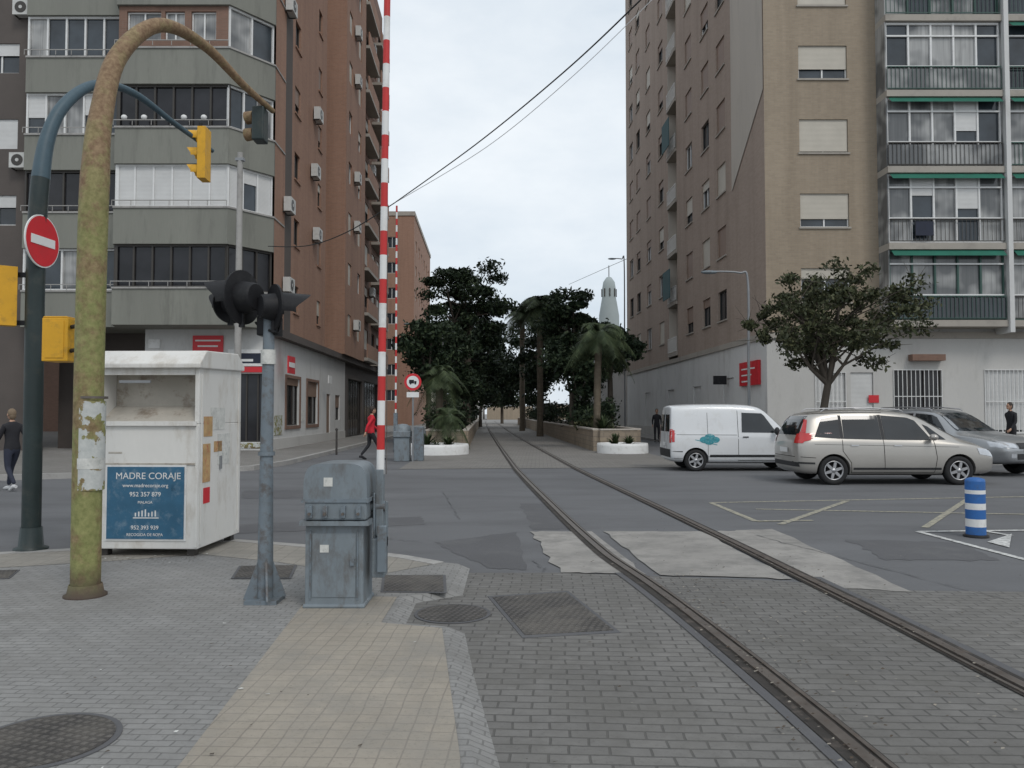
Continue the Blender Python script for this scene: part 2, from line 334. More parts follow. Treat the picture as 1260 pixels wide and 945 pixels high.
g=MB(); g.sheet([(-2,-4),(40,-4),(40,6.6),(5.5,7.1),gp(1120,728),gp(960,716),gp(690,706),gp(575,706),(-.9,8.1),(-1.2,5)],.010,'pav_rail')
g.make('block_paving')
g=MB()
g.sheet(rough([gp(652,655),gp(728,655),gp(795,708),gp(690,706)],.02),.014,'conc')
g.sheet(rough([gp(742,655),gp(862,655),gp(975,714),gp(812,709)],.02),.0145,'conc')
g.sheet(rough([gp(880,655),gp(950,652),gp(1122,730),gp(1015,724)],.02),.014,'conc')
g.make('level_crossing_slab')
LR=[(1.75,1.0),(1.63,3.59),(1.56,4.58),(1.42,6.1),(1.27,7.4),(1.03,9.1),(.66,14),(.21,20.9),(.02,24.5),(-.9,45),(-2.0,71),(-5,150)]
RR=[(3.1,1.0),(3.02,3.59),(2.96,4.58),(2.9,6.1),(2.81,7.76),(2.72,9.5),(2.43,14),(1.95,20.9),(1.73,24.5),(.75,45),(-.35,71),(-3.3,150)]
def cat(P,n=6):
    out=[];P=[Vector((*p,0)) for p in P]
    for i in range(len(P)-1):
        p0=P[max(i-1,0)];p1=P[i];p2=P[i+1];p3=P[min(i+2,len(P)-1)]
        for j in range(n):
            t=j/n
            m1=(p2-p0)/(p2.y-p0.y)*(p2.y-p1.y); m2=(p3-p1)/(p3.y-p1.y)*(p2.y-p1.y)
            out.append((2*t**3-3*t**2+1)*p1+(t**3-2*t**2+t)*m1+(-2*t**3+3*t**2)*p2+(t**3-t**2)*m2)
    out.append(P[-1]); return out
def ribbon(mb,C,a,b,z0,z1,k):
    n=len(C)
    for i in range(n-1):
        p,q=C[i],C[i+1]
        P=[(p.x+a,p.y,z0),(p.x+b,p.y,z0),(q.x+b,q.y,z0),(q.x+a,q.y,z0),(p.x+a,p.y,z1),(p.x+b,p.y,z1),(q.x+b,q.y,z1),(q.x+a,q.y,z1)]
        mb.add(P,[(4,5,6,7),(0,4,7,3),(1,2,6,5)] if z1>z0 else [(4,5,6,7)],k)
for R,sg in ((LR,1),(RR,-1)):
    C=cat(R); g=MB()
    ribbon(g,C,-.10,.10,.018,.018,'groove')
    ribbon(g,C,-.035,.03,.018,.032,'steel') if sg>0 else ribbon(g,C,-.03,.035,.018,.032,'steel')
    ribbon(g,C,.07*sg-.012,.07*sg+.012,.018,.028,'steel')
    g.make('railway_rail')
g=MB()
for R,sg in ((LR,-1),(RR,1)):
    C=[c for c in cat(R) if c.y<8]
    a,b=sorted((sg*.105,sg*.17)); ribbon(g,C,a,b,.0165,.0165,'asphalt2')
g.make('rail_edging')
Z=.06
edge=[(-60,11.5),(-12,9.5),gp(0,680,Z),gp(150,672,Z),gp(290,664,Z),gp(420,674,Z),gp(500,684,Z),gp(545,692,Z),(-.55,8.2)]
east=[(-.55,7.0),(-.92,6.72),(-.92,5.93),(-.46,5.8),(-.34,4.8),(-.17,3.6),(0,1),(0.1,-4)]
g=MB(); g.prism(edge+east+[(-60,-4)],0.0,Z,'kerb','pav_side')
e2=[edge[-1]]+east
for i in range(len(e2)-1):
    p,q=e2[i],e2[i+1]; w0=.12; g.poly([(p[0],p[1],Z-.001),(p[0]+w0,p[1],.0108),(q[0]+w0,q[1],.0108),(q[0],q[1],Z-.001)],'pav_side')
g.make('pavement')
def offs(P,d):
    out=[]
    for i,p in enumerate(P):
        a=Vector(P[max(i-1,0)]);b=Vector(P[min(i+1,len(P)-1)]);t=(b-a).normalized(); out.append((p[0]+t.y*d,p[1]-t.x*d))
    return out
def band(mb,P,d0,d1,z0,z1,k):
    A=offs(P,d0);B=offs(P,d1)
    for i in range(len(P)-1):
        q=[A[i],B[i],B[i+1],A[i+1]]
        if z1>z0: mb.prism(q,z0,z1,k)
        else: mb.sheet(q,z1,k)
g=MB(); band(g,edge[:-1],-.012,.14,0.0,Z+.006,'kerb'); g.make('kerb')
g=MB(); band(g,edge[2:-1],.15,1.0,Z+.003,Z+.003,'pav_beige2'); g.make('beige_pavement_band')
g=MB(); g.sheet([(-1.70,6.75),(-.96,6.72),(-.96,5.9),(-.50,5.75),(-.23,3.6),(-.08,1),(-1.45,-2),(-1.45,3.5)],Z+.0045,'pav_beige'); g.make('tactile_paving')
def cover(name,pts,z,th=.006):
    c=MB(); c.prism(pts,z-.002,z+th,'iron')
    cx=sum(p[0] for p in pts)/len(pts); cy=sum(p[1] for p in pts)/len(pts)
    o=[(cx+(p[0]-cx)*1.1,cy+(p[1]-cy)*1.1) for p in pts]
    c.prism(o,z-.003,z+th*.4,'asphalt2'); c.make(name)
def circ(c,r,n=36): return [(c[0]+r*math.cos(2*math.pi*i/n),c[1]+r*math.sin(2*math.pi*i/n)) for i in range(n)]
cover('manhole_cover',circ((-.47,6.36),.275),.015)
cover('manhole_cover',circ(gp(52,912,Z),.31),Z+.003)
cover('drain_cover',[gp(606,737),gp(697,731),gp(755,778),gp(646,784)],.012)
cover('drain_cover',[gp(474,709,Z),gp(545,709,Z),gp(546,729,Z),gp(472,728,Z)],Z+.004)
cover('drain_cover',[gp(297,698,Z),gp(362,697,Z),gp(355,712,Z),gp(288,712,Z)],Z+.008)
cover('drain_cover',[gp(-30,704,Z),gp(22,702,Z),gp(10,712,Z),gp(-30,714,Z)],Z+.004)
def strip(mb,a,b,w,z,k):
    a=Vector(a);b=Vector(b);t=(b-a).normalized();n=Vector((-t.y,t.x))*w/2
    mb.sheet([tuple(a+n),tuple(b+n),tuple(b-n),tuple(a-n)],z,k)
g=MB()
for i,(a,b) in enumerate((((875,619),(1290,611)),((875,619),(930,642)),((930,627),(1290,634)),((960,646),(1042,617)),((1138,650),(1192,614)),((930,642),(1000,641)))):
    strip(g,gp(*a),gp(*b),.10,.0085+.0006*i,'yline')
g.make('yellow_road_marking')
g=MB()
for i,(a,b) in enumerate((((1130,655),(1290,697)),((1130,655),(1290,653)),((1215,655),(1245,660)))): strip(g,gp(*a),gp(*b),.09,.012+.0006*i,'wline')
g.sheet([gp(1215,668),gp(1245,658),gp(1242,675)],.0148,'wline')
g.make('white_road_marking')
farL=[(-120,19),(-40,19),(-12,19),(-8.6,20.6),(-7.3,22.2),(-7.0,24.5),(-7.4,40),(-9.0,90),(-10.5,140)]
g=MB(); g.prism(farL+[(-120,140)],0,.13,'kerb','pav_far'); g.make('far_pavement')
g=MB(); band(g,farL,-.012,.16,0,.14,'kerb'); g.make('kerb')
farR=[(120,24.6),(40,24.6),(9.6,24.6),(8.9,25.3),(8.6,27),(8.1,45),(6.6,90),(5,140)]
g=MB(); g.prism(farR+[(120,140)],0,.13,'kerb','pav_far'); g.make('far_pavement')
g=MB(); band(g,farR[::-1],-.012,.16,0,.14,'kerb'); g.make('kerb')
def litter(name,areas,n,z,cols):
    c=MB()
    for i in range(n):
        x0,x1,y0,y1=random.choice(areas); x=random.uniform(x0,x1);y=random.uniform(y0,y1);a=random.uniform(0,6.28);s=random.uniform(.005,.018)
        p=[(x+s*math.cos(a+t),y+s*.6*math.sin(a+t)+s*.4*math.cos(a+t),z+random.uniform(.0,.006)) for t in (0,1.5,3.1,4.7)]
        c.poly(p,random.choice(cols))
    c.make(name)
litter('fallen_leaves',[(1.2,3.2,2,12),(-.1,5,3,9),(1.3,1.6,3,8),(1.5,1.9,2.5,8),(2.7,3.1,3,9)],700,.03,['soil','bark','pav_beige'])
litter('pavement_litter',[(-5,-.6,3,6),(-4.6,-3.3,8.2,8.7)],170,Z+.012,['soil','bark','soil','paper'])
# ---------------------------------------------------------------- building helpers
def wall(mb,u0,u1,z0,z1,ops,k,rk=None,depth=.2,w=0):
    rk=rk or k
    us=sorted(set([u0,u1]+[x for o in ops for x in o[:2]])); zs=sorted(set([z0,z1]+[x for o in ops for x in o[2:4]]))
    for i in range(len(us)-1):
        for j in range(len(zs)-1):
            cu=(us[i]+us[i+1])/2;cz=(zs[j]+zs[j+1])/2
            if any(o[0]<cu<o[1] and o[2]<cz<o[3] for o in ops): continue
            mb.add([(us[i],w,zs[j]),(us[i+1],w,zs[j]),(us[i+1],w,zs[j+1]),(us[i],w,zs[j+1])],[(0,1,2,3)],k)
    for a,b,c,d in ops:
        e=w+depth
        mb.add([(a,w,c),(b,w,c),(b,w,d),(a,w,d),(a,e,c),(b,e,c),(b,e,d),(a,e,d)],[(0,4,5,1),(1,5,6,2),(2,6,7,3),(3,7,4,0)],rk)
def win(T,fr,o,fk='wframe',gk='glass',sh=None,frac=0,depth=.12,mull=1,sill=None,w=0):
    a,b,c,d=o
    G=T('windows').frame(*fr); e=w+depth
    G.add([(a,e+.03,c),(b,e+.03,c),(b,e+.03,d),(a,e+.03,d)],[(0,1,2,3)],gk)
    t=.05; G=T('window_frames').frame(*fr)
    G.box(a,a+t,e-.02,e+.02,c,d,fk);G.box(b-t,b,e-.02,e+.02,c,d,fk);G.box(a+t,b-t,e-.02,e+.02,c,c+t,fk);G.box(a+t,b-t,e-.02,e+.02,d-t,d,fk)
    for i in range(mull):
        x=a+(b-a)*(i+1)/(mull+1); G.box(x-t*.6,x+t*.6,e-.018,e+.018,c+t,d-t,fk)
    if sh and frac>0: T('shutters').frame(*fr).box(a+.01,b-.01,e-.06,e-.03,d-(d-c)*frac,d,sh)
    if sill: T('sills').frame(*fr).box(a-.06,b+.06,w-.06,w+.1,c-.07,c,sill)
def aircon(T,fr,u,z,w=0):
    G=T('air_conditioner').frame(*fr)
    G.box(u-.4,u+.4,w-.36,w-.06,z,z+.6,'ac'); G.box(u-.34,u-.3,w-.3,w,z-.04,z,'dframe'); G.box(u+.3,u+.34,w-.3,w,z-.04,z,'dframe')
    G.disc((u-.08,w-.362,z+.3),(0,-1,0),.23,.008,'dframe',16); G.disc((u-.08,w-.371,z+.3),(0,-1,0),.07,.008,'ac',10)
def railing(mb,u0,u1,w,z0,h,k,step=.12,panel=None):
    mb.box(u0,u1,w-.02,w+.02,z0+h-.04,z0+h,k); mb.box(u0,u1,w-.015,w+.015,z0+.06,z0+.09,k)
    n=int((u1-u0)/step)
    for i in range(n+1):
        x=u0+(u1-u0)*i/n; mb.box(x-.008,x+.008,w-.008,w+.008,z0+.09,z0+h-.04,k)
    if panel: mb.box(u0,u1,w+.03,w+.05,z0+.05,z0+h-.08,panel)
def glaze(T,p,q,z0,z1,kind,n,seed=0,pc=.35):
    rr=random.Random(seed); p=Vector((*p,0));q=Vector((*q,0));x=(q-p).normalized();L=(q-p).length; y=Vector((-x.y,x.x,0))
    fr=(p,x,y); fk={'w':'wframe','d':'dframe','s':'wframe','g':'gframe'}[kind]
    for i in range(n):
        a=L*i/n;b=L*(i+1)/n
        G=T('windows').frame(*fr); r=rr.random()
        if kind=='s' and r<.72: G.box(a+.04,b-.04,.03,.07,z0,z1,'shutw')
        else:
            gk='glass2' if (kind in 'wg' and r<pc) else ('glassd' if kind=='d' else 'glass')
            zz=z1-(z1-z0)*(.3+.3*rr.random()) if (kind in 'ws' and r>.75) else z1
            G.add([(a,.08,z0),(b,.08,z0),(b,.08,z1),(a,.08,z1)],[(0,1,2,3)],gk)
            if zz<z1: G.box(a+.04,b-.04,.03,.06,zz,z1,'shutw')
        W=T('window_frames').frame(*fr); W.box(a-.035,a+.035,0,.1,z0,z1,fk)
    W=T('window_frames').frame(*fr); W.box(L-.035,L+.035,0,.1,z0,z1,fk)
    W.box(0,L,-.004,.104,z0,z0+.07,fk); W.box(0,L,-.004,.104,z1-.08,z1,fk)
SD=Vector((-.031,1,0)).normalized()
# ---------------------------------------------------------------- left building
B=Thing('apartment_building')
plan=[(-18.9,30.5),(-15.25,30.5),(-15.0,29.7),(-10.7,29.7),(-9.45,31.3)]
def inset(P,d):
    out=[]
    for i,p in enumerate(P):
        a=Vector(P[max(i-1,0)]);b=Vector(P[min(i+1,len(P)-1)]);t=(b-a).normalized(); out.append((p[0]-t.y*d,p[1]+t.x*d))
    return out
W=B('walls')
for k in range(0,9):
    z=4.9+3.05*k
    W.frame()
    W.prism(plan+[(-9.5,33),(-18.9,33)],z,z+1.35,'grey')
    ip=inset(plan,-.05); B('cornices').frame().prism(ip+[(-9.46,32.9),(-18.9,32.9)],z+1.352,z+1.42,'kerb')
    ip=inset(plan,.14)
    kinds=[('w','d','d'),('d','s','s'),('w','d','w'),('w','d','w'),('w','w','w'),('d','w','w'),('w','d','w'),('d','d','d'),('w','w','w')][k]
    glaze(B,ip[0],ip[1],z+1.42,z+3.05,kinds[0],5,k)
    if k==3:
        Wf=B('brick_enclosure').frame((ip[2][0],ip[2][1],0),(1,0,0),(0,1,0))
        L=ip[3][0]-ip[2][0]; ops=[(.3,1.6,z+1.75,z+2.85),(1.75,2.5,z+1.75,z+2.85),(2.75,3.7,z+1.75,z+2.85)]
        wall(Wf,0,L,z+1.42,z+3.05,ops,'dbrick')
        for o in ops: win(B,((ip[2][0],ip[2][1],0),(1,0,0),(0,1,0)),o,'wframe','glass2',None,0)
        glaze(B,ip[3],ip[4],z+1.42,z+3.05,'w',2,k)
    else:
        glaze(B,ip[1],ip[2],z+1.42,z+3.05,kinds[1],1,k+20)
        glaze(B,ip[2],ip[3],z+1.42,z+3.05,kinds[1],6,k+3); glaze(B,ip[3],ip[4],z+1.42,z+3.05,kinds[2],3,k+7)
    R=B('railings').frame()
    for (p,q) in ((plan[0],plan[1]),(plan[2],plan[3])):
        R.box(p[0],q[0],p[1]-.14,p[1]-.11,z+1.6,z+1.63,'kerb')
        for i in range(7):
            x=p[0]+(q[0]-p[0])*i/6; R.box(x-.01,x+.01,p[1]-.13,p[1]-.11,z+1.42,z+1.6,'kerb')
    if k==2:
        for i in range(5): R.ell((-14.6+i*.75,29.6,z+1.72),(.12,.1,.1),'wpaint',8,6)
W.frame()
W.prism([(-18.9,33.0),(-9.5,33.0),(-9.5,34),(-18.9,34)],4.9,33,'dgrey')
W.prism(plan+[(-9.5,33),(-18.9,33)],4.9+3.05*9,33.4,'grey')
wall(W.frame((-40,31.2,0),(1,0,0),(0,1,0)),0,21.1,0,33,[(x,x+1.5,z,z+1.2) for x in (2,6,10,14,18.9) for z in [9.0-3.05+3.05*i for i in range(9)]],'dgrey')
for x in (2,6,10,14,18.9):
    for i in range(9): win(B,((-40,31.2,0),(1,0,0),(0,1,0)),(x,x+1.5,5.95+3.05*i,7.15+3.05*i),'wframe','glass','shutw',random.choice([0,.4,1]))
for i in (0,2,3): aircon(B,((-40,31.2,0),(1,0,0),(0,1,0)),20.7,11.2+3.05*i)
fr0=((-18.9,33.2,0),(1,0,0),(0,1,0))
wall(W.frame(*fr0),0,4.4,0,4.9,[(.6,1.9,.13,2.6),(2.4,4.0,.6,2.8)],'dgrey')
for o in ((.6,1.9,.13,2.6),(2.4,4.0,.6,2.8)): win(B,fr0,o,'dframe','glassd')
W.frame()
for x in (-18.6,-16.6): W.box(x-.2,x+.2,30.8,31.2,.13,4.9,'dbrick')
fr1=((-14.5,31.4,0),(1,0,0),(0,1,0)); ops=[(.5,1.5,.13,2.5),(1.8,3.1,.9,3.0),(3.55,4.9,.45,3.15)]
wall(W.frame(*fr1),0,5.05,0,4.9,ops,'white'); W.frame().poly([(-14.5,33.2,0),(-14.5,31.4,0),(-14.5,31.4,4.9),(-14.5,33.2,4.9)],'white')
win(B,fr1,ops[0],'dframe','glassd'); win(B,fr1,ops[1],'dframe','glassd'); win(B,fr1,ops[2],'dframe','glassd',mull=2)
S=B('shop_sign').frame(*fr1); S.box(1.9,3.1,-.06,-.005,4.0,4.65,'redsign'); S.box(.15,.6,-.05,-.005,4.15,4.5,'wpaint')
S.box(.1,.5,-.62,-.58,2.8,3.2,'redsign'); S.box(3.2,5.04,-.06,-.005,3.20,3.42,'redsign'); S.box(3.3,5.0,-.07,-.006,3.44,4.1,'wpaint'); S.box(3.6,4.7,-.075,-.0701,3.55,3.95,'jblue'); S.box(3.7,4.3,-.079,-.0751,3.62,3.72,'wpaint')
S.box(2.1,2.9,-.065,-.061,4.2,4.26,'wpaint');S.box(2.0,3.0,-.065,-.061,4.42,4.48,'wpaint')
S.box(3.65,4.8,-.02,-.004,.2,.42,'gpaper')
O=Vector((-9.45,31.4,0)); fr=(O,SD,Vector((-SD.y,SD.x,0)))
ops=[(2.1,4.5,1.05,3.1),(6.0,8.4,1.05,3.1),(10.6,11.6,.13,2.6),(13,14.4,1.2,2.6),(17,22.5,.13,3.7),(23.3,30.5,.13,3.8)]
wall(W.frame(*fr),0,16,0,4.6,ops[:4],'white'); wall(W,16,31.5,0,4.6,ops[4:],'dgrey')
for i,o in enumerate(ops[:4]): win(B,fr,o,'dframe','glassd','shutb',[.15,.35,1,.5][i],mull=2 if i<2 else 0)
for o in ops[4:]: win(B,fr,o,'dframe','glassd',None,0,mull=5)
for a,b in ((1.95,4.65),(5.85,8.55)):
    t_=B('trim').frame(*fr); t_.box(a,b,-.05,-.003,.9,1.05,'dbrick'); t_.box(a,b,-.05,-.003,3.1,3.22,'dbrick'); t_.box(a,a+.15,-.05,-.003,1.05,3.1,'dbrick'); t_.box(b-.15,b,-.05,-.003,1.05,3.1,'dbrick')
B('trim').frame(*fr).box(0,16,-.04,-.004,.0,.55,'offwhite')
S=B('shop_sign').frame(*fr); S.box(.5,1.6,-.5,-.45,3.2,3.9,'redsign'); S.box(.6,1.5,-.515,-.501,3.45,3.65,'wpaint'); S.box(8.9,9.7,-.45,-.4,3.1,3.5,'wpaint')
S.box(.3,1.5,-.02,-.0045,.7,1.5,'gpaper'); S.box(4.9,5.5,-.02,-.0045,1.2,1.7,'paper')
W.frame(*fr).box(0,31.6,-.35,.0,4.6,4.9,'dgrey')
cols=[(3.2,4.2),(8.0,8.8)]
ops=[(a,b,z,z+1.2) for a,b in cols for z in [6.0+2.95*i for i in range(9)]]
wall(W,0,10,4.9,33.5,ops,'obrick')
for o in ops: win(B,fr,o,'dframe','glassd','shutb' if random.random()<.5 else 'shut',random.choice([0,.3,.6,1]),sill='obrick')
fr2=(O+SD*10,SD,Vector((-SD.y,SD.x,0)))
ops=[(.6,1.6,z,z+1.3) for z in [6.0+2.95*i for i in range(9)]]
wall(W.frame(*fr2),0,3,4.9,32,ops,'dbrick',w=1.3)
for o in ops: win(B,fr2,o,'wframe','glass','shutw',random.choice([0,.5]),w=1.3)
W.poly([(0,0,4.9),(0,1.3,4.9),(0,1.3,32),(0,0,32)],'obrick')
ops=[(a,a+1.1,z,z+1.25) for a in (.9,4.2) for z in [6.0+2.95*i for i in range(9)]]
W.frame(*fr2); W.poly([(3,1.3,4.9),(3,-.5,4.9),(3,-.5,31.5),(3,1.3,31.5)],'obrick')
fr3=(O+SD*13,SD,Vector((-SD.y,SD.x,0)))
wall(W.frame(*fr3),0,7,4.9,31.5,ops,'obrick',w=-.5)
W.poly([(0,-.5,4.9),(7,-.5,4.9),(7,0,4.9),(0,0,4.9)],'dgrey')
for o in ops: win(B,fr3,o,'wframe','glass','shut',random.choice([0,.4,1]),w=-.5)
fr4=(O+SD*20,SD,Vector((-SD.y,SD.x,0)))
ops=[(a,a+1.6,z,z+1.4) for a in (.7,3.3,6.6,9.2) for z in [6.0+2.95*i for i in range(9)]]
wall(W.frame(*fr4),0,11.6,4.9,31,ops,'dbrick',w=0)
for o in ops: win(B,fr4,o,'dframe','glass','shut',random.choice([0,.4,1]))
for i in range(9):
    z=5.0+2.95*i
    for a in (.3,6.2):
        B('balconies').frame(*fr4).box(a,a+4.7,-.7,0,z,z+.2,'slab'); B('balconies').box(a,a+4.7,-.7,-.62,z+.2,z+1.1,'obrick')
for i in range(9):
    z=7.5+2.95*i
    if i in (0,1,4,6): aircon(B,fr,1.6,z-.9+(i%2)*.4)
    if i in (1,2,3,6): aircon(B,fr,6.6+.5*(i%2),z-.5)
    if i in (0,2,3,5,6,7): aircon(B,fr3,2.9,z-1,w=-.5)
    if i%3==1: aircon(B,fr4,5.6,z-.5)
W.frame(); e=O+SD*31.6
W.prism([(-9.5,31.5),(e.x-.05,e.y),(e.x-14,e.y),(-40,e.y),(-40,33.5),(-19,33.5)],32.9,33.3,'dgrey')
W.poly([(e.x,e.y,0),(-40,e.y,0),(-40,e.y,32),(e.x,e.y,32)],'dbrick')
W.poly([(-9.5,31.6,31),(e.x,e.y,31),(e.x,e.y,33.3),(-9.5,31.6,33.3)],'dbrick')
B.done()
# ---------------------------------------------------------------- right building
B=Thing('apartment_building')
W=B('walls'); C=Vector((10.1,31.5,0)); X=(1,0,0);Y=(0,1,0)
frF=(C,X,Y); H=39.5
floors=[8.05+3.0*(i-1) for i in range(11)]
ops=[(1.4,3.35,f+.95,f+2.3) for f in floors]
wall(W.frame(*frF),0,4.5,4.7,H,ops,'tbrick')
for i,o in enumerate(ops): win(B,frF,o,'wframe','glass','shut',[.3,.75,.95,.7,1,.85,.4,1,.8,.5,1][i],sill='slab')
def bay(u0,u1,n,seed):
    rr=random.Random(seed); fy=-.9
    for i,f in enumerate(floors):
        S=B('balcony_slabs').frame(*frF); S.box(u0,u1,fy,.0,f-.12,f+.13,'slab')
        fk='gframe' if rr.random()<.4 else 'dframe'
        railing(B('railings').frame(*frF),u0+.05,u1-.05,fy+.03,f+.13,.95,fk,.16,panel=[None,'glass','glass','dbrick','glass2'][rr.randrange(5)] if rr.random()<.55 else None)
        kind=rr.choice(['w','w','w','w','g'])
        p=C+Vector((u0+.06,fy+.14,0)); q=C+Vector((u1-.06,fy+.14,0))
        glaze(B,(p.x,p.y),(q.x,q.y),f+.14,f+2.86,kind,n,seed*13+i,.62)
        wf=B('window_frames').frame(*frF); wf.box(u0+.06,u1-.06,fy+.125,fy+.2,f+1.08,f+1.15,'wframe'); wf.box(u0+.06,u1-.06,fy+.125,fy+.2,f+2.3,f+2.36,'wframe')
        if rr.random()<.5: B('awnings').frame(*frF).add([(u0+.1,fy+.08,f+2.86),(u1-.1,fy+.08,f+2.86),(u1-.1,fy-.18,f+2.6),(u0+.1,fy-.18,f+2.6)],[(0,1,2,3)],'awn')
        if rr.random()<.35: B('laundry').frame(*frF).box(u0+1,u0+1.7,fy-.06,fy-.04,f+.4,f+.95,'jblue')
        B('side_panels').frame(*frF).box(u0,u0+.05,fy+.1,0,f+.13,f+2.88,'glass2'); B('side_panels').box(u1-.05,u1,fy+.1,0,f+.13,f+2.88,'glass2')
    wall(W.frame(*frF),u0,u1,4.7,H,[],'offwhite',w=.02)
bay(4.5,9.05,5,3)
B('pilasters').frame(*frF).box(9.06,9.24,-1.0,.02,4.7,H,'white')
bay(9.25,13.6,4,5)
ops=[(a,a+1.6,f+.95,f+2.3) for a in (15,19,23) for f in floors]
wall(W.frame(*frF),13.6,27,4.7,H,ops,'tbrick')
for o in ops: win(B,frF,o,'wframe','glass','shut',random.choice([.3,.7,1]),sill='slab')
ops=[(1.9,3.1,.9,3.2),(3.3,4.2,.2,3.2),(5.0,6.9,1.2,3.3),(8.6,10.9,.8,3.3),(12,13.4,.13,3.1),(16,18,.9,3.2),(20,23,.13,3.2)]
wall(W.frame(*frF),0,27,0,4.7,ops,'offwhite')
for i,o in enumerate(ops): win(B,frF,o,'wframe' if i!=2 else 'dframe','glassd' if i in(2,4) else 'glass','shutw',[.9,.95,0,.95,0,.5,.9][i],mull=2)
G=B('window_grilles').frame(*frF)
for a,b,c,d in (ops[0],ops[2],ops[3]):
    n=int((b-a)/.16)
    for i in range(n+1): x=a+(b-a)*i/n; G.box(x-.012,x+.012,-.04,-.02,c,d,'wframe')
    for z in (c,(c+d)/2,d): G.box(a,b,-.045,-.015,z-.015,z+.015,'wframe')
T_=B('trim').frame(*frF); T_.box(-.03,27,-.06,-.003,4.55,4.8,'slab'); T_.box(4.0,4.4,-.03,-.003,2.0,2.3,'redsign'); T_.box(0,27,-.04,-.004,.0,.6,'offwhite')
T_.box(5.6,6.9,-.35,-.004,3.65,3.9,'dbrick')
L=31.5; e=C+SD*L; frS=(e,-SD,Vector((SD.y,-SD.x,0)))
cs=[37.4,40.1,43.4,50.4,54.3,58.0,60.8]
def s_of(y): return L-(y-31.5)/SD.y
ops=[(s_of(c)-.7,s_of(c)+.7,f+.9,f+2.3) for c in cs for f in floors]
wall(W.frame(*frS),0,s_of(48.4),4.7,H,[o for o in ops if o[1]<s_of(48.4)],'pbrick')
wall(W,s_of(46.2),L,4.7,H,[o for o in ops if o[0]>s_of(46.2)],'pbrick')
wall(W,s_of(48.4),s_of(46.2),4.7,H,[(s_of(47.3)-.6,s_of(47.3)+.6,f+.3,f+2.3) for f in floors],'cream',w=.5)
for f in floors:
    win(B,frS,(s_of(47.3)-.6,s_of(47.3)+.6,f+.3,f+2.3),'wframe','glass2',w=.5)
    B('balcony_slabs').frame(*frS).box(s_of(48.4)+.01,s_of(46.2)-.01,-.1,.5,f-.1,f+.1,'slab'); railing(B('railings').frame(*frS),s_of(48.4)+.02,s_of(46.2)-.02,-.08,f+.1,.9,'wframe',.15)
for i,f in enumerate(floors):
    if i in (1,4): B('awnings').frame(*frS).box(s_of(48.2),s_of(46.4),-.42,-.38,f+.3,f+2.0,'teal')
W.frame(*frS); W.poly([(s_of(48.4),0,4.7),(s_of(48.4),.5,4.7),(s_of(48.4),.5,H),(s_of(48.4),0,H)],'cream'); W.poly([(s_of(46.2),0,4.7),(s_of(46.2),.5,4.7),(s_of(46.2),.5,H),(s_of(46.2),0,H)],'cream')
for o in ops: win(B,frS,o,random.choice(['wframe','dframe']),'glass',random.choice(['shut','shutb','shutb']),random.choice([0,.3,.6,1,1]),sill='slab')
B('cream_panel').frame(*frS).add([(L-4.2,-.03,11.6),(L-.02,-.03,14.6),(L-.02,-.03,H-.05),(L-4.2,-.03,H-.05)],[(0,1,2,3)],'cream')
B('trim').frame(*frS).box(0,L+.03,-.06,-.003,4.55,4.8,'slab')
ops=[(s_of(c)-.8,s_of(c)+.8,1.2,3.2) for c in (36.6,)]+[(s_of(c)-.8,s_of(c)+.8,.2,3.0) for c in (42,48,55)]
wall(W.frame(*frS),0,L,0,4.7,ops,'white')
for o in ops: win(B,frS,o,'dframe','glass','shutw',.9)
S=B('shop_sign').frame(*frS); S.box(s_of(34.6),s_of(32.2),-.12,-.01,2.75,3.75,'redsign')
for j in range(3): S.box(s_of(34.3),s_of(32.6+.4*j),-.125,-.121,3.42-.26*j,3.48-.26*j,'wpaint')
S.box(s_of(36.6),s_of(36.5),-.7,-.1,2.9,3.3,'blk')
B('trim').frame(*frS).box(0,L,-.04,-.004,0,.7,'offwhite')
W.frame(); W.prism([(10.15,31.55),(37.05,31.55),(37.05,63),(e.x+.05,e.y)],H-.05,H+.2,'slab')
W.poly([(37.1,31.5,0),(37.1,63,0),(37.1,63,H),(37.1,31.5,H)],'tbrick'); W.poly([(37.1,63,0),(e.x,e.y,0),(e.x,e.y,H),(37.1,63,H)],'pbrick')
B.done()
# ---------------------------------------------------------------- distant buildings
B=Thing('distant_apartment_building'); fr=((-22,93,0),(1,0,0),(0,1,0))
ops=[(a,a+1.4,z,z+1.3) for a in (1,4,7.2) for z in [3+3*i for i in range(7)]]
wall(B('walls').frame(*fr),0,10.5,0,24.8,ops,'obrick')
for o in ops: win(B,fr,o)
fS=((-11.5,93,0),SD,Vector((-SD.y,SD.x,0))); ops=[(a,a+1.4,z,z+1.3) for a in (2,6,10,14,18,22) for z in [3+3*i for i in range(7)]]
wall(B('walls').frame(*fS),0,26,0,24.8,ops,'obrick')
for o in ops: win(B,fS,o)
B('roof').prism([(-22.1,92.9),(-11.4,92.9),(-12.2,119),(-22.1,119)],24.8,25.3,'slab'); B.done()
B=Thing('low_white_building'); fr=((5.6,66,0),(1,0,0),(0,1,0)); ops=[(a,a+1.2,1.2,2.4) for a in (1,4,7)]
wall(B('walls').frame(*fr),0,16,0,5.2,ops,'white')
for o in ops: win(B,fr,o)
B('roof').box(5.4,21.8,65.8,75,5.2,5.5,'slab'); B('walls').frame().poly([(5.6,66,0),(5.6,66,5.2),(5.6,75,5.2),(5.6,75,0)],'white'); B.done()
B=Thing('water_tower'); c=at(750,508,150); B('shaft').lathe([(2.2,0),(2.0,8),(1.9,20),(1.3,23.5),(1.3,25),(1.1,26.3),(.5,27.2),(.01,27.4)],(c.x,150,0),(0,0,1),'tower',20)
B('lantern').tube([(c.x,150,27.3),(c.x,150,29.5)],.08,'dframe',6)
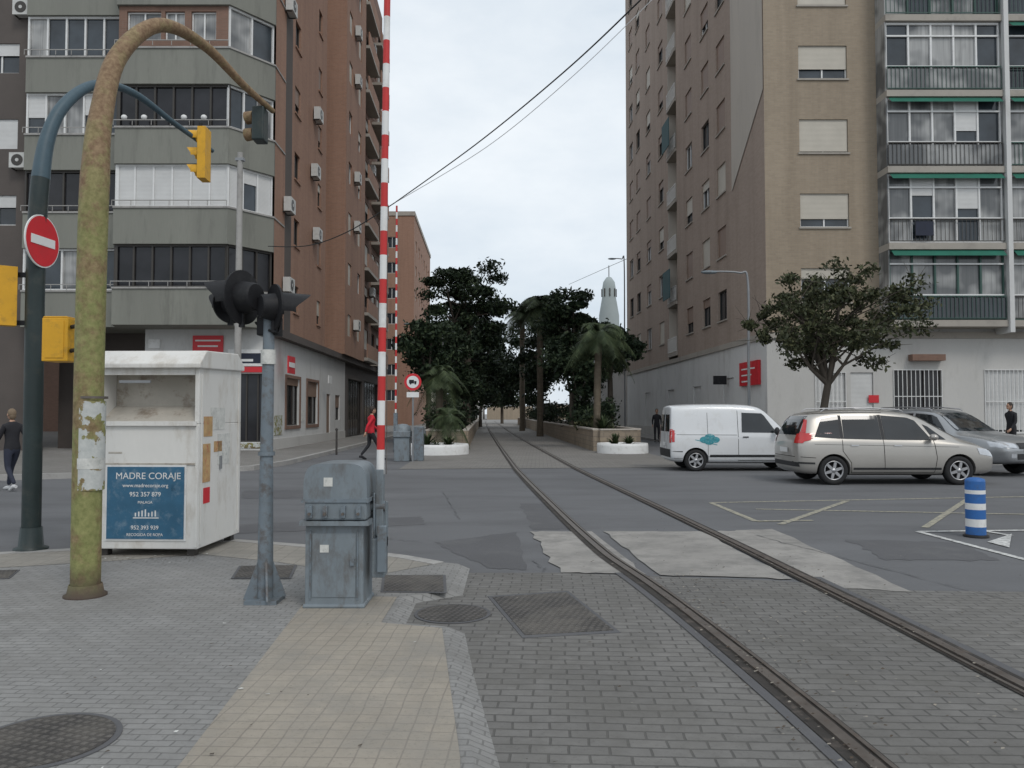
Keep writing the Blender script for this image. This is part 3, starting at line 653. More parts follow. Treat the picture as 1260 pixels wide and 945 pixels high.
for i in range(8): a=i*math.pi/4; B('lantern').box(c.x+1.36*math.cos(a)-.1,c.x+1.36*math.cos(a)+.1,150+1.36*math.sin(a)-.1,150+1.36*math.sin(a)+.1,23.5,25,'dframe')
B.done()
g=MB()
for i in range(16):
    x=-90+i*12; h=random.uniform(3,7) if -30<x<40 else random.uniform(9,22); g.box(x,x+11,190+i%3,205,0,h,random.choice(['offwhite','cream','tbrick']))
g.make('distant_buildings')
# ---------------------------------------------------------------- planters
def planter(name,pl,h,wk,top='soil',cap='cream'):
    T=Thing(name); T('soil').prism(pl,0.0,h-.08,'soil','soil')
    n=len(pl)
    for i in range(n):
        a=Vector(pl[i]);b=Vector(pl[(i+1)%n]);t=(b-a).normalized();nn=Vector((t.y,-t.x))
        q=[tuple(a),tuple(b),tuple(b+nn*.22),tuple(a+nn*.22)]
        T('wall').prism(q,0,h,wk); q=[tuple(a-nn*.03),tuple(b-nn*.03),tuple(b+nn*.25),tuple(a+nn*.25)]; T('coping').prism(q,h+.001*(i%2),h+.06+.001*(i%2),cap)
    T.done()
planter('stone_planter',[(3.6,33.2),(5.2,33.6),(5.0,45),(2.9,110),(1.0,110),(2.6,60)],.88,'stone')
planter('stone_planter',[(-3.6,35.5),(-2.15,35.2),(-3.0,60),(-4.6,110),(-6.6,110),(-4.3,50)],.8,'stone')
def roundplant(cx,cy,rx,ry):
    T=Thing('white_planter'); P=[(cx+rx*.97*math.cos(2*math.pi*i/28),cy+rx*.97*math.sin(2*math.pi*i/28)) for i in range(28)]
    T('soil').prism(P,0,.32,'soil','soil')
    T('coping').lathe([(rx*.86,.30),(rx*.9,.40),(rx,.40),(rx*1.02,.3),(rx*1.02,.0)],(cx,cy,0),(0,0,1),'wpaint',28); T.done()
roundplant(-2.95,31.0,1.25,1.25); roundplant(4.4,31.8,1.0,1.0)
# ---------------------------------------------------------------- vegetation
def leaves(name,cen,rad,n,ls,mat,parent,up=0.0,elong=.45):
    cen=np.array(cen);rad=np.array(rad); N=len(cen)
    idx=RNG.integers(0,N,n); d=RNG.normal(size=(n,3)); d/=np.linalg.norm(d,axis=1)[:,None]
    r=RNG.random(n)**.5*np.where(RNG.random(n)<.12,1.35,1.0); p=cen[idx]+d*(r[:,None]*rad[idx])
    a=RNG.normal(size=(n,3)); a/=np.linalg.norm(a,axis=1)[:,None]
    b=np.cross(a,RNG.normal(size=(n,3))); b/=np.linalg.norm(b,axis=1)[:,None]
    s=ls*(.6+.8*RNG.random(n))[:,None]; a*=s/2; b*=s*elong/2
    V=np.stack([p-a,p+b-a*.1,p+a,p-b-a*.1],1).reshape(-1,3)
    me=bpy.data.meshes.new(name); me.vertices.add(4*n); me.vertices.foreach_set('co',V.ravel().astype(np.float32))
    me.loops.add(4*n); me.loops.foreach_set('vertex_index',np.arange(4*n,dtype=np.int32))
    me.polygons.add(n); me.polygons.foreach_set('loop_start',np.arange(0,4*n,4,dtype=np.int32)); me.polygons.foreach_set('loop_total',np.full(n,4,dtype=np.int32))
    me.materials.append(M[mat]); me.update(calc_edges=True); me.validate()
    o=bpy.data.objects.new(name,me); sc.collection.objects.link(o); o.parent=parent; return o
def tree(name,x,y,th,cz,R,ncl,cr,n,ls,mat,tr=.15,cx=None,flat=.7,z0=.1,fork=5,base=0.0,elong=.45,sparse=0):
    T=Thing(name); cx=x if cx is None else cx
    cen=[];rad=[]
    for i in range(ncl):
        d=Vector((random.gauss(0,1),random.gauss(0,1),random.gauss(0,1))).normalized()*(random.random()**.4)
        c=(cx+d.x*R[0],y+d.y*R[1],cz+d.z*R[2]); q=cr*random.uniform(.45,1.3)
        cen.append(c);rad.append((q,q,q*flat))
    B_=T('trunk'); top=Vector(((x+cx)/2,y,th)); B_.tube([(x,y,0),(x+.03,y,.15),(x+.02,y+.03,th*.5),top],[tr*1.5,tr*1.05,tr*.9,tr*.75],'bark',10)
    br=T('branches')
    for i in range(fork):
        c=Vector(cen[i]); m=top.lerp(c,.5)+Vector((0,0,-.15)); br.tube([top+Vector((0,0,-.1)),m,c],[tr*.55,tr*.35,tr*.12],'bark',6)
        for j in range(3):
            c2=Vector(cen[(i*3+j+fork)%ncl])
            br.tube([m,m.lerp(c2,.55)+Vector((0,0,.1)),c2],[tr*.28,tr*.16,tr*.05],'bark',5)
    if sparse:
        for i in range(ncl):
            c=Vector(cen[i])
            for j in range(2):
                d=Vector((random.gauss(0,.4),random.gauss(0,.4),random.gauss(.15,.3))); br.tube([c,c+d*.5,c+d],[tr*.09,tr*.06,tr*.03],'bark',4)
    T.done(); leaves('foliage',cen,rad,n,ls,mat,T.e,elong=elong); return T
tree('pine_tree',-3.0,52,7,9.0,(3.1,3,2.4),46,.9,13000,.26,'leafd',.28,cx=-2.7,flat=.5)
tree('pine_tree',-4.3,41,3.5,5.0,(1.5,1.8,2.1),30,.75,8500,.24,'leafd',.16)
tree('pine_tree',-3.3,45,3,4.2,(1.6,1.8,2.4),30,.8,8500,.24,'leafd',.16)
tree('pine_tree',-3.6,63,5,6.2,(2.2,2.4,4.2),30,1.1,10000,.34,'leafd',.2)
tree('pine_tree',-4.2,80,5,6.5,(2.6,3,4.5),30,1.2,8000,.4,'leafd',.2,cx=-3.0)
tree('pine_tree',-3.6,90,4,5.8,(1.9,2.5,3.6),26,1.2,7000,.4,'leafd',.2,cx=-1.9)
tree('pine_tree',3.9,49,5,6.9,(2.4,2.4,2.5),46,.8,12500,.26,'leafd',.25,flat=.5)
tree('pine_tree',5.3,43,3.5,4.8,(1.6,1.8,1.9),30,.7,9000,.24,'leafd',.18)
tree('pine_tree',3.2,43,2.6,4.0,(1.3,1.5,2.0),24,.75,7500,.24,'leafd',.15)
tree('pine_tree',2.3,63,6,6.5,(2.0,2.2,4.0),32,1.0,10000,.32,'leafd',.22)
tree('pine_tree',1.2,85,6,6.5,(2.6,3,4.6),30,1.2,8000,.4,'leafd',.22,cx=.8)
tree('pine_tree',-1.5,118,6,5.5,(4.5,3,4.6),30,1.4,6000,.5,'leafd',.22)
tree('street_tree',9.97,25.7,2.6,4.7,(3.05,2.2,1.7),110,.42,12500,.155,'leafm',.15,cx=10.45,fork=12,elong=.5,sparse=1)
def palm(x,y,h,fl,nf,tr,lean=0,name='palm_tree'):
    T=Thing(name); top=Vector((x+lean,y,h))
    n=14; T('trunk').tube([(x+lean*(i/n)**2,y,h*i/n) for i in range(n+1)],[tr*(1.25 if i==0 else 1)*(1+.08*(i%2)) for i in range(n+1)],'palmbark',10)
    Fm=T('fronds')
    for i in range(nf):
        a=random.uniform(0,6.28); el=random.uniform(-.5,1.25); L=fl*random.uniform(.8,1.1)
        d=Vector((math.cos(a),math.sin(a),0)); pts=[]
        for j in range(11):
            t=j/10; pts.append(top+d*(L*t*math.cos(el)*(1-.15*t))+Vector((0,0,L*(math.sin(el)*t-.75*t*t))))
        Fm.tube(pts,[.02*(1-.8*j/10) for j in range(11)],'leafp',4)
        side=d.cross(Vector((0,0,1)))
        for j in range(1,11):
            p=pts[j]; q=pts[j-1]
            for m in (0,.33,.66):
                c=q.lerp(p,m); ll=fl*.27*math.sin(math.pi*(.15+.8*j/10.5))+.06
                tdir=(p-q).normalized()
                for sg in (-1,1):
                    e=c+side*sg*ll+tdir*ll*.6+Vector((0,0,-ll*.45)); w=tdir*.022*fl/1.5
                    Fm.add([tuple(c-w),tuple(c+w),tuple(e)],[(0,1,2)],'leafp')
    T.done()
palm(3.75,35.2,5.1,1.9,34,.15,.1); palm(1.9,54,9.0,2.3,40,.2); palm(.9,70,10.2,2.6,36,.22); palm(4.6,57,8.4,2.2,30,.2)
palm(-3.4,37.3,3.4,1.7,30,.16); palm(-2.7,33.6,1.5,1.2,26,.14); palm(-4.7,55,6.5,2.2,30,.2)
def yucca(x,y,z,r,n):
    g=MB()
    for i in range(n):
        a=random.uniform(0,6.28);el=random.uniform(.1,1.4);d=Vector((math.cos(a)*math.cos(el),math.sin(a)*math.cos(el),math.sin(el)));s=d.cross(Vector((0,0,1)));s=(s.normalized() if s.length>.01 else Vector((1,0,0)))*r*.06
        c=Vector((x,y,z)); m=c+d*r*.55; e=c+d*r+Vector((0,0,-r*.18))
        g.add([tuple(c-s),tuple(c+s),tuple(m+s),tuple(m-s)],[(0,1,2,3)],'leafp'); g.add([tuple(m-s),tuple(m+s),tuple(e)],[(0,1,2)],'leafp')
    g.make('agave_plant')
for p in ((-3.3,31.0,.3,.7,50),(-2.5,31.3,.3,.6,50),(-2.9,30.4,.3,.4,30),(4.1,31.7,.3,.65,50),(4.7,32.1,.3,.55,40),(4.0,35,.85,.9,60),(-2.9,36,.85,.9,60)): yucca(*p)
def hedge(name,path,n,h,r):
    T=Thing(name); cen=[];rad=[]
    for i in range(n):
        t=random.random()*(len(path)-1); k=int(t); f=t-k; a=path[k];b=path[min(k+1,len(path)-1)]
        cen.append((a[0]+(b[0]-a[0])*f+random.gauss(0,.4),a[1]+(b[1]-a[1])*f,h*random.uniform(.5,1.1)));q=r*random.uniform(.6,1.2);rad.append((q,q,q*.9))
    for i in range(0,n,4): T('stems').tube([(cen[i][0],cen[i][1],.2),cen[i]],.02,'bark',4)
    T.done(); leaves('foliage',cen,rad,n*170,.22,'leafm' if 'low' in name else 'leafd',T.e)
hedge('hedge',[(4.3,37),(3.8,50),(2.2,90)],46,1.9,.75); hedge('hedge',[(-3.4,38),(-3.9,55),(-5,100)],46,1.7,.75)
hedge('low_hedge',[(4.5,35.3),(4.2,45)],14,1.2,.4)
# ---------------------------------------------------------------- cars
def car(name,loc,rot,st,paint,wheels,wr_,spec):
    T=Thing(name,loc,rot); e=T.e
    rings=[]
    for (x,zb,w,belt,roof,wr,lean) in st:
        pts=[(0,zb),(w*.8,zb),(w*.97,zb+.07),(w,zb+.28),(w*1.0,(zb+belt)/2+.1),(w*.985,belt-.05),(w*.94,belt+.01),(wr+.0,roof-.07),(wr*.86,roof-.008),(wr*.4,roof+.012),(0,roof+.015)]
        ring=[(x+lean*max(0,z-.9),y,z) for y,z in pts]+[(x+lean*max(0,z-.9),-y,z) for y,z in pts[-2:0:-1]]
        rings.append(ring)
    n=len(rings[0]); V=[p for r in rings for p in r]
    Fc=[(i*n+j,(i+1)*n+j,(i+1)*n+(j+1)%n,i*n+(j+1)%n) for i in range(len(rings)-1) for j in range(n)]
    h=n//2
    def cap(o,flip):
        fs=[]
        for j in range(h):
            a,b=o+j,o+j+1; c,d=o+(n-j-1)%n,o+(n-j)%n
            q=[a,b,c,d]; q=[x for i,x in enumerate(q) if x not in q[:i]]
            fs.append(q if flip else q[::-1])
        return fs
    Fc+=cap(0,True)+cap((len(rings)-1)*n,False)
    me=bpy.data.meshes.new('body_cage'); me.from_pydata(V,[],Fc)
    bm=bmesh.new(); bm.from_mesh(me); bmesh.ops.recalc_face_normals(bm,faces=bm.faces); bm.to_mesh(me); bm.free()
    me.materials.append(M[paint]); me.materials.append(M['well'])
    tmp=bpy.data.objects.new('tmp',me); sc.collection.objects.link(tmp)
    s=tmp.modifiers.new('s','SUBSURF'); s.levels=2; s.render_levels=2
    cuts=[]
    W=st[len(st)//2][2]
    for (wx,wz) in wheels:
        for sg in (-1,1):
            cm=MB(); cm.lathe([(.0001,0),(wr_+.05,0),(wr_+.05,.42),(.0001,.42)],(wx,sg*(W-.3)if sg>0 else -W-.12,wz),(0,1,0),'well',32,False)
            co=cm.make('cut'); bmm=bmesh.new(); bmm.from_mesh(co.data); bmesh.ops.remove_doubles(bmm,verts=bmm.verts,dist=.001); bmesh.ops.recalc_face_normals(bmm,faces=bmm.faces); bmm.to_mesh(co.data); bmm.free()
            cuts.append(co); md=tmp.modifiers.new('b','BOOLEAN'); md.operation='DIFFERENCE'; md.object=co; md.solver='EXACT'
    dg=bpy.context.evaluated_depsgraph_get(); nm=bpy.data.meshes.new_from_object(tmp.evaluated_get(dg))
    s_only=[m for m in tmp.modifiers if m.type=='BOOLEAN']
    for m in s_only: tmp.modifiers.remove(m)
    dg=bpy.context.evaluated_depsgraph_get(); full=bpy.data.meshes.new_from_object(tmp.evaluated_get(dg))
    bvh=BVHTree.FromPolygons([v.co.copy() for v in full.vertices],[list(p.vertices) for p in full.polygons])
    if len(nm.polygons)<50: nm=full
    bpy.data.objects.remove(tmp)
    for c in cuts: bpy.data.objects.remove(c)
    nm.materials.clear(); nm.materials.append(M[paint]); nm.materials.append(M['well'])
    for p in nm.polygons:
        p.use_smooth=True; p.material_index=0
        for (wx,wz) in wheels:
            if math.hypot(p.center.x-wx,p.center.z-wz)<wr_+.048: p.material_index=1; p.use_smooth=False
        if p.center.z<st[3][1]+.02: p.material_index=1
    ob=bpy.data.objects.new('body',nm); sc.collection.objects.link(ob); ob.parent=e
    try: nm.set_sharp_from_angle(angle=math.radians(45))
    except Exception: pass
    def patch(part,bot,top,k,axis='y',sg=-1,off=.006,n=14,m=6,sm=True):
        def samp(P,t):
            L=[0]
            for i in range(len(P)-1): L.append(L[-1]+math.dist(P[i],P[i+1]))
            d=t*L[-1]
            for i in range(len(P)-1):
                if d<=L[i+1]+1e-9: f=(d-L[i])/max(1e-9,L[i+1]-L[i]); return (P[i][0]+(P[i+1][0]-P[i][0])*f,P[i][1]+(P[i+1][1]-P[i][1])*f)
            return P[-1]
        grid=[]
        for i in range(n+1):
            a=samp(bot,i/n);b=samp(top,i/n); col=[]
            for j in range(m+1):
                f=j/m; q=(a[0]+(b[0]-a[0])*f,a[1]+(b[1]-a[1])*f)
                if axis=='y': o=Vector((q[0],sg*3,q[1]));d=Vector((0,-sg,0))
                else: o=Vector((sg*9,q[0],q[1]));d=Vector((-sg,0,0))
                hit=bvh.ray_cast(o,d)
                col.append(None if hit[0] is None else hit[0]+(hit[1] if hit[1].dot(d)<0 else -hit[1])*off)
            grid.append(col)
        P=T(part)
        for i in range(n):
            for j in range(m):
                q=[grid[i][j],grid[i+1][j],grid[i+1][j+1],grid[i][j+1]]
                if None in q: continue
                if (q[1]-q[0]).cross(q[3]-q[0]).dot(Vector((0,sg,0)) if axis=='y' else Vector((sg,0,0)))<0: q=q[::-1]
                P.add([tuple(v) for v in q],[(0,1,2,3)],k,sm)
    def line(pts,k='well',wd=.012,axis='y',sg=-1,part='panel_gaps'):
        for a,b in zip(pts[:-1],pts[1:]):
            t=Vector((b[0]-a[0],b[1]-a[1]));t.normalize();nn=(-t.y*wd/2,t.x*wd/2)
            patch(part,[(a[0]-nn[0],a[1]-nn[1]),(b[0]-nn[0],b[1]-nn[1])],[(a[0]+nn[0],a[1]+nn[1]),(b[0]+nn[0],b[1]+nn[1])],k,axis,sg,.003,8,1)
    for (wx,wz) in wheels:
        for sg in (-1,1):
            c=(wx,sg*(W-.02),wz); ax=(0,sg,0); r=wr_
            Wm=T('wheel')
            Wm.lathe([(r*.62,-.2),(r*.9,-.2),(r,-.16),(r,-.03),(r*.94,.0),(r*.7,.005),(r*.66,-.02)],c,ax,'rubber',32)
            Wm.lathe([(r*.66,-.02),(r*.6,-.05),(r*.58,-.12),(.001,-.12)],c,ax,'plastic',32)
            Wm.lathe([(r*.67,-.018),(r*.67,.002),(r*.6,-.003),(r*.59,-.04)],c,ax,'alloy',32)
            Wm.lathe([(.001,-.0),(.05,-.003),(.06,-.03),(.06,-.08)],c,ax,'alloy',16)
            for i in range(spec.get('spokes',5)):
                a=2*math.pi*i/spec.get('spokes',5)+.3; d=Vector((math.cos(a),0,math.sin(a))); t=Vector((-math.sin(a),0,math.cos(a)))
                C0=Vector(c); y0=Vector((0,sg,0)); P=[]
                for rr_,wd in ((.04,.035),(r*.62,.026)):
                    for s1 in (-1,1):
                        for yy in (-.05,-.008): P.append(tuple(C0+d*rr_+t*s1*wd+y0*yy))
                Wm.add(P,[(1,3,7,5),(0,1,5,4),(2,6,7,3),(0,4,6,2)],'alloy')
    return T,patch,line
st=[(.02,.38,.70,.86,.93,.66,0),(.07,.30,.83,.92,1.05,.70,0),(.17,.24,.88,.97,1.30,.66,0),(.3,.22,.9,.99,1.52,.65,0),(.48,.2,.905,1.0,1.61,.65,0),(1.0,.19,.905,1.0,1.66,.66,0),
    (1.7,.19,.905,.99,1.675,.66,0),(2.3,.19,.905,.97,1.65,.65,0),(2.75,.19,.905,.96,1.57,.64,0),(3.1,.19,.905,.95,1.40,.64,0),(3.45,.19,.905,.94,1.19,.68,0),(3.72,.19,.905,.92,1.03,.74,0),
    (4.0,.2,.89,.88,.96,.72,0),(4.25,.22,.85,.80,.87,.68,0),(4.42,.25,.76,.70,.76,.6,0),(4.5,.32,.62,.58,.64,.5,0)]
T,patch,line=car('parked_car',(6.3,18.55,.004),math.radians(0),st,'champ',[(.82,.32),(3.6,.32)],.32,{'spokes':6})
for sg in (-1,1):
    patch('side_windows',[(.42,1.06),(.98,1.02)],[(.62,1.46),(1.0,1.53)],'carglass','y',sg)
    patch('side_windows',[(1.06,1.02),(1.9,1.0)],[(1.08,1.53),(1.88,1.54)],'carglass','y',sg)
    patch('side_windows',[(1.98,1.0),(2.85,.99),(3.02,1.0)],[(1.96,1.54),(2.55,1.49),(2.72,1.42)],'carglass','y',sg)
    patch('side_windows',[(3.06,1.0),(3.34,1.0)],[(2.88,1.34),(3.0,1.29)],'carglass','y',sg,m=3,n=4)
    line([(.42,1.57),(1.0,1.60),(2.0,1.6)],sg=sg,part='window_trim',wd=.01); line([(1.02,1.02),(1.03,1.54)],'plastic',.07,sg=sg,part='window_pillars'); line([(1.94,1.0),(1.92,1.55)],'plastic',.07,sg=sg,part='window_pillars')
    line([(1.02,1.0),(1.02,.75),(1.2,.5),(1.22,.27),(1.95,.27),(1.93,1.0)],sg=sg); line([(1.95,.27),(3.05,.27),(3.1,.6),(3.05,.98)],sg=sg)
    line([(.1,.62),(.42,.6)],sg=sg); line([(1.25,.36),(3.2,.36)],'plastic',.05,sg=sg,part='side_moulding'); line([(.4,.9),(3.6,.84)],sg=sg,wd=.006)
    for x in (1.2,2.15): patch('door_handles',[(x,.86),(x+.17,.86)],[(x,.885),(x+.17,.885)],'alloy','y',sg,.025,3,2)
    patch('tail_lights',[(.06,.93),(.33,.99)],[(.16,1.18),(.36,1.1)],'tail','y',sg,.01)
    patch('tail_lights',[(.17,1.18),(.25,1.15)],[(.28,1.44),(.33,1.44)],'tail','y',sg,.01,4,5)
    patch('tail_lights',[(sg*.62,.92),(sg*.84,.92)],[(sg*.6,1.12),(sg*.84,1.15)],'tail','x',-1,.01)
    patch('headlights',[(4.05,.68),(4.4,.62)],[(4.0,.82),(4.3,.78)],'headl','y',sg,.008)
    patch('bumper_strip',[(.03,.47),(.4,.46)],[(.03,.51),(.4,.5)],'plastic','y',sg,.008,8,1)
    T('mirrors').ell((2.98,sg*1.0,1.06),(.09,.1,.075),'champ'); T('mirrors').box(2.96,3.02,sg*.86,sg*.95,1.0,1.03,'plastic')
    T('roof_rails').tube([(.65,sg*.6,1.62),(.75,sg*.6,1.69),(1.6,sg*.61,1.715),(2.4,sg*.6,1.67),(2.5,sg*.6,1.62)],.014,'alloy',6)
patch('rear_window',[(-.68,1.1),(.68,1.1)],[(-.56,1.52),(.56,1.52)],'carglass','x',-1)
patch('number_plate',[(-.26,.7),(.26,.7)],[(-.26,.81),(.26,.81)],'wpaint','x',-1,.012,6,2)
patch('rear_bumper',[(-.8,.4),(.8,.4)],[(-.8,.5),(.8,.5)],'plastic','x',-1,.01)
patch('windscreen',[(-.68,1.04),(.68,1.04)],[(-.56,1.54),(.56,1.54)],'carglass','x',1)
line([(-.86,.62),(.86,.62)],axis='x',sg=-1); T.done()
st=[(.02,.36,.76,1.0,1.72,.66,.05),(.05,.28,.80,1.02,1.78,.68,.05),(.16,.24,.83,1.04,1.80,.70,.05),(.5,.22,.835,1.04,1.82,.70,0),(1.2,.2,.835,1.04,1.835,.70,0),
    (1.9,.2,.835,1.04,1.83,.70,0),(2.35,.2,.835,1.03,1.80,.69,0),(2.6,.2,.835,1.02,1.72,.68,0),(2.85,.2,.835,1.01,1.5,.67,0),(3.1,.2,.835,1.0,1.25,.69,0),(3.25,.2,.83,.98,1.09,.7,0),
    (3.5,.22,.82,.93,1.02,.68,0),(3.78,.24,.79,.84,.93,.66,0),(3.95,.28,.7,.7,.78,.58,0),(4.0,.34,.6,.58,.66,.5,0)]
T,patch,line=car('parked_van',(4.3,22.6,.004),math.radians(0),st,'carwhite',[(.72,.3),(3.3,.3)],.3,{'spokes':6})
for sg in (-1,1):
    patch('side_windows',[(1.98,1.06),(2.95,1.05)],[(2.0,1.6),(2.55,1.58),(2.62,1.52)],'carglass','y',sg)
    line([(1.88,1.66),(1.88,.3),(2.95,.3),(3.02,.9),(2.98,1.04)],sg=sg); line([(1.05,1.6),(1.05,.4),(1.8,.4)],sg=sg,wd=.01); line([(.2,1.0),(1.85,.99)],sg=sg,wd=.01)
    line([(1.1,.42),(2.95,.42)],'plastic',.07,sg=sg,part='side_moulding'); line([(.06,.45),(.36,.45)],'plastic',.2,sg=sg,part='bumper_side')
    patch('tail_lights',[(.07,.8),(.14,.8)],[(.08,1.12),(.15,1.12)],'tail','y',sg,.01,3,6)
    patch('tail_lights',[(sg*.68,.78),(sg*.79,.78)],[(sg*.68,1.15),(sg*.79,1.15)],'tail','x',-1,.012,3,6)
    patch('rear_windows',[(sg*.08,1.08),(sg*.62,1.08)],[(sg*.08,1.55),(sg*.56,1.55)],'carglass','x',-1)
    patch('door_handles',[(2.0,.92),(2.16,.92)],[(2.0,.95),(2.16,.95)],'plastic','y',sg,.02,3,2)
    patch('headlights',[(3.6,.66),(3.92,.6)],[(3.55,.84),(3.8,.8)],'headl','y',sg,.008)
    T('mirrors').ell((2.9,sg*.94,1.1),(.07,.1,.11),'plastic')
for cx,cz,r in ((.95,.86,.13),(1.1,.92,.15),(1.25,.86,.12),(1.08,.82,.14)):
    A=[(cx+r*math.cos(math.pi+math.pi*i/10),cz+.7*r*math.sin(math.pi+math.pi*i/10)) for i in range(11)]; Bt=[(cx+r*math.cos(math.pi-math.pi*i/10),cz+.7*r*math.sin(math.pi-math.pi*i/10)) for i in range(11)]
    patch('decal',A,Bt,'tealdecal','y',-1,.005+.001*cx,10,2)
line([(.7,.86),(1.3,.72)],'tealdecal',.02,part='decal')
patch('rear_bumper',[(-.74,.38),(.74,.38)],[(-.74,.6),(.74,.6)],'plastic','x',-1,.012)
patch('number_plate',[(-.2,.68),(.2,.68)],[(-.2,.78),(.2,.78)],'wpaint','x',-1,.014,6,2)
line([(0,.62),(0,1.7)],axis='x',sg=-1); patch('windscreen',[(-.68,1.08),(.68,1.08)],[(-.56,1.68),(.56,1.68)],'carglass','x',1)
T.done()
st=[(.02,.42,.74,.95,1.05,.66,0),(.08,.34,.86,1.0,1.2,.68,0),(.2,.3,.91,1.04,1.45,.67,0),(.4,.28,.93,1.05,1.62,.67,0),(.8,.27,.93,1.05,1.68,.67,0),(1.6,.27,.93,1.05,1.71,.68,0),(2.2,.27,.93,1.04,1.69,.67,0),
    (2.6,.27,.93,1.03,1.6,.66,0),(2.95,.27,.93,1.02,1.38,.67,0),(3.2,.27,.93,1.01,1.19,.72,0),(3.4,.27,.93,1.0,1.09,.78,0),(3.9,.28,.92,.95,1.03,.78,0),(4.3,.3,.89,.88,.95,.74,0),(4.55,.34,.82,.78,.84,.68,0),(4.65,.4,.72,.66,.72,.58,0)]
a=math.radians(-66); T,patch,line=car('parked_car',(12.95-4.65*math.cos(a),19.9-4.65*math.sin(a),.004),a,st,'silver',[(.88,.35),(3.7,.35)],.35,{'spokes':5})
for sg in (-1,1):
    patch('side_windows',[(.45,1.12),(.95,1.09)],[(.65,1.48),(1.0,1.56)],'carglass','y',sg); patch('side_windows',[(1.03,1.09),(1.85,1.08)],[(1.08,1.56),(1.83,1.58)],'carglass','y',sg)
    patch('side_windows',[(1.93,1.08),(2.95,1.07)],[(1.91,1.58),(2.4,1.54),(2.55,1.48)],'carglass','y',sg)
    line([(1.9,1.06),(1.9,.4),(2.95,.4),(3.0,1.0)],sg=sg); line([(1.0,1.06),(1.25,.4),(1.9,.4)],sg=sg); line([(.1,.42),(4.4,.42)],'plastic',.14,sg=sg,part='cladding')
    patch('headlights',[(sg*.5,.72),(sg*.84,.74)],[(sg*.5,.84),(sg*.82,.9)],'headl','x',1,.01); patch('headlights',[(4.2,.74),(4.5,.72)],[(4.1,.88),(4.4,.84)],'headl','y',sg,.01)
    patch('fog_lights',[(sg*.55,.48),(sg*.7,.48)],[(sg*.55,.58),(sg*.7,.58)],'headl','x',1,.012,4,3); patch('tail_lights',[(.08,1.0),(.3,1.04)],[(.2,1.3),(.34,1.28)],'tail','y',sg,.01)
    T('mirrors').ell((2.85,sg*1.04,1.13),(.08,.11,.08),'silver'); T('roof_rails').tube([(.6,sg*.6,1.66),(.7,sg*.6,1.74),(1.6,sg*.61,1.76),(2.3,sg*.6,1.7),(2.35,sg*.6,1.66)],.016,'alloy',6)
patch('windscreen',[(-.74,1.12),(.74,1.12)],[(-.58,1.6),(.58,1.6)],'carglass','x',1); patch('grille',[(-.42,.7),(.42,.7)],[(-.42,.84),(.42,.84)],'plastic','x',1,.012)
patch('lower_grille',[(-.5,.44),(.5,.44)],[(-.5,.58),(.5,.58)],'plastic','x',1,.012); patch('number_plate',[(-.26,.6),(.26,.6)],[(-.26,.69),(.26,.69)],'wpaint','x',1,.02,6,2)
for z in (.74,.79): line([(-.4,z),(.4,z)],'alloy',.015,'x',1,part='grille_bars')
T.done()
# ---------------------------------------------------------------- clothes container
x0=at(122,690,8.75).x; x1=at(250,690,8.75).x; T=Thing('clothes_recycling_container',(x0,8.62,Z),math.radians(-2)); w=x1-x0; d=1.2; hh=2.07
b=T('body')
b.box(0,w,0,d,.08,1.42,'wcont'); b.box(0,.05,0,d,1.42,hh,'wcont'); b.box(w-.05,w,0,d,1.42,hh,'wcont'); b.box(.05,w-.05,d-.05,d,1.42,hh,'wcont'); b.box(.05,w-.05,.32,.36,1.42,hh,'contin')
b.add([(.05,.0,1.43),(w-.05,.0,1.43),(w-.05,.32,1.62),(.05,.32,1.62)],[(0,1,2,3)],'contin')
r=T('roof')
prof=[(-.06,hh-.05),(-.06,hh+.0),(.12,hh+.15),(d*.85,hh+.18),(d+.03,hh+.04),(d+.03,hh-.02),(.0,hh-.05)]
P=[(-.03,y,z) for y,z in prof]+[(w+.03,y,z) for y,z in prof]; n=len(prof)
r.add(P,[(i,i+n,(i+1)%n+n,(i+1)%n) for i in range(n)]+[list(range(n)),list(range(n,2*n))[::-1]],'wcont')
t=T('trim'); t.box(.02,w-.02,-.035,0,1.40,1.45,'wcont'); t.box(.28,.62,-.055,-.03,1.86,1.89,'galv'); t.box(.05,w-.05,.0,.05,hh-.12,hh-.05,'wcont'); t.box(.03,w-.03,-.012,-.001,.98,1.0,'contin'); t.box(0,.03,-.012,-.001,.1,1.4,'wcont'); t.box(w-.03,w,-.012,-.001,.1,1.4,'wcont')
t.box(w+.001,w+.012,.05,.08,.12,1.95,'wcont'); t.box(w+.001,w+.012,d-.1,d-.07,.12,1.95,'wcont'); t.box(w+.001,w+.018,.55,.6,.9,1.05,'galv')
t.box(.15,.3,-.003,-.0005,1.1,1.12,'contin'); t.box(.85,.9,-.02,-.0005,.7,.78,'galv')
lg=T('legs')
for x in (.05,w-.13):
    for y in (.05,d-.15): lg.box(x,x+.08,y,y+.1,0,.08,'dframe')
po=T('poster'); po.box(.15,.99,-.02,-.0125,.19,.96,'poster'); po.box(.13,1.01,-.0124,-.0008,.17,.98,'wpaint')
po.box(.44,.72,-.0215,-.0205,.41,.42,'wpaint')
for i in range(7): po.box(.46+.036*i,.46+.036*i+.014,-.0215,-.0205,.43,.47+.012*((i*5)%4),'wpaint')
st_=T('stickers')
for (y0_,y1_,z0_,z1_,k) in ((.12,.35,1.28,1.5,'paper2'),(.4,.62,1.1,1.22,'paper2'),(.1,.3,.78,1.2,'paper2'),(.5,.85,.95,1.3,'paper'),(.3,.7,1.35,1.6,'paper'),(.13,.3,.55,.72,'redsign')): st_.box(w+.001,w+.004,y0_,y1_,z0_,z1_,k)
T.done({'body':.01,'roof':.012,'trim':.004})
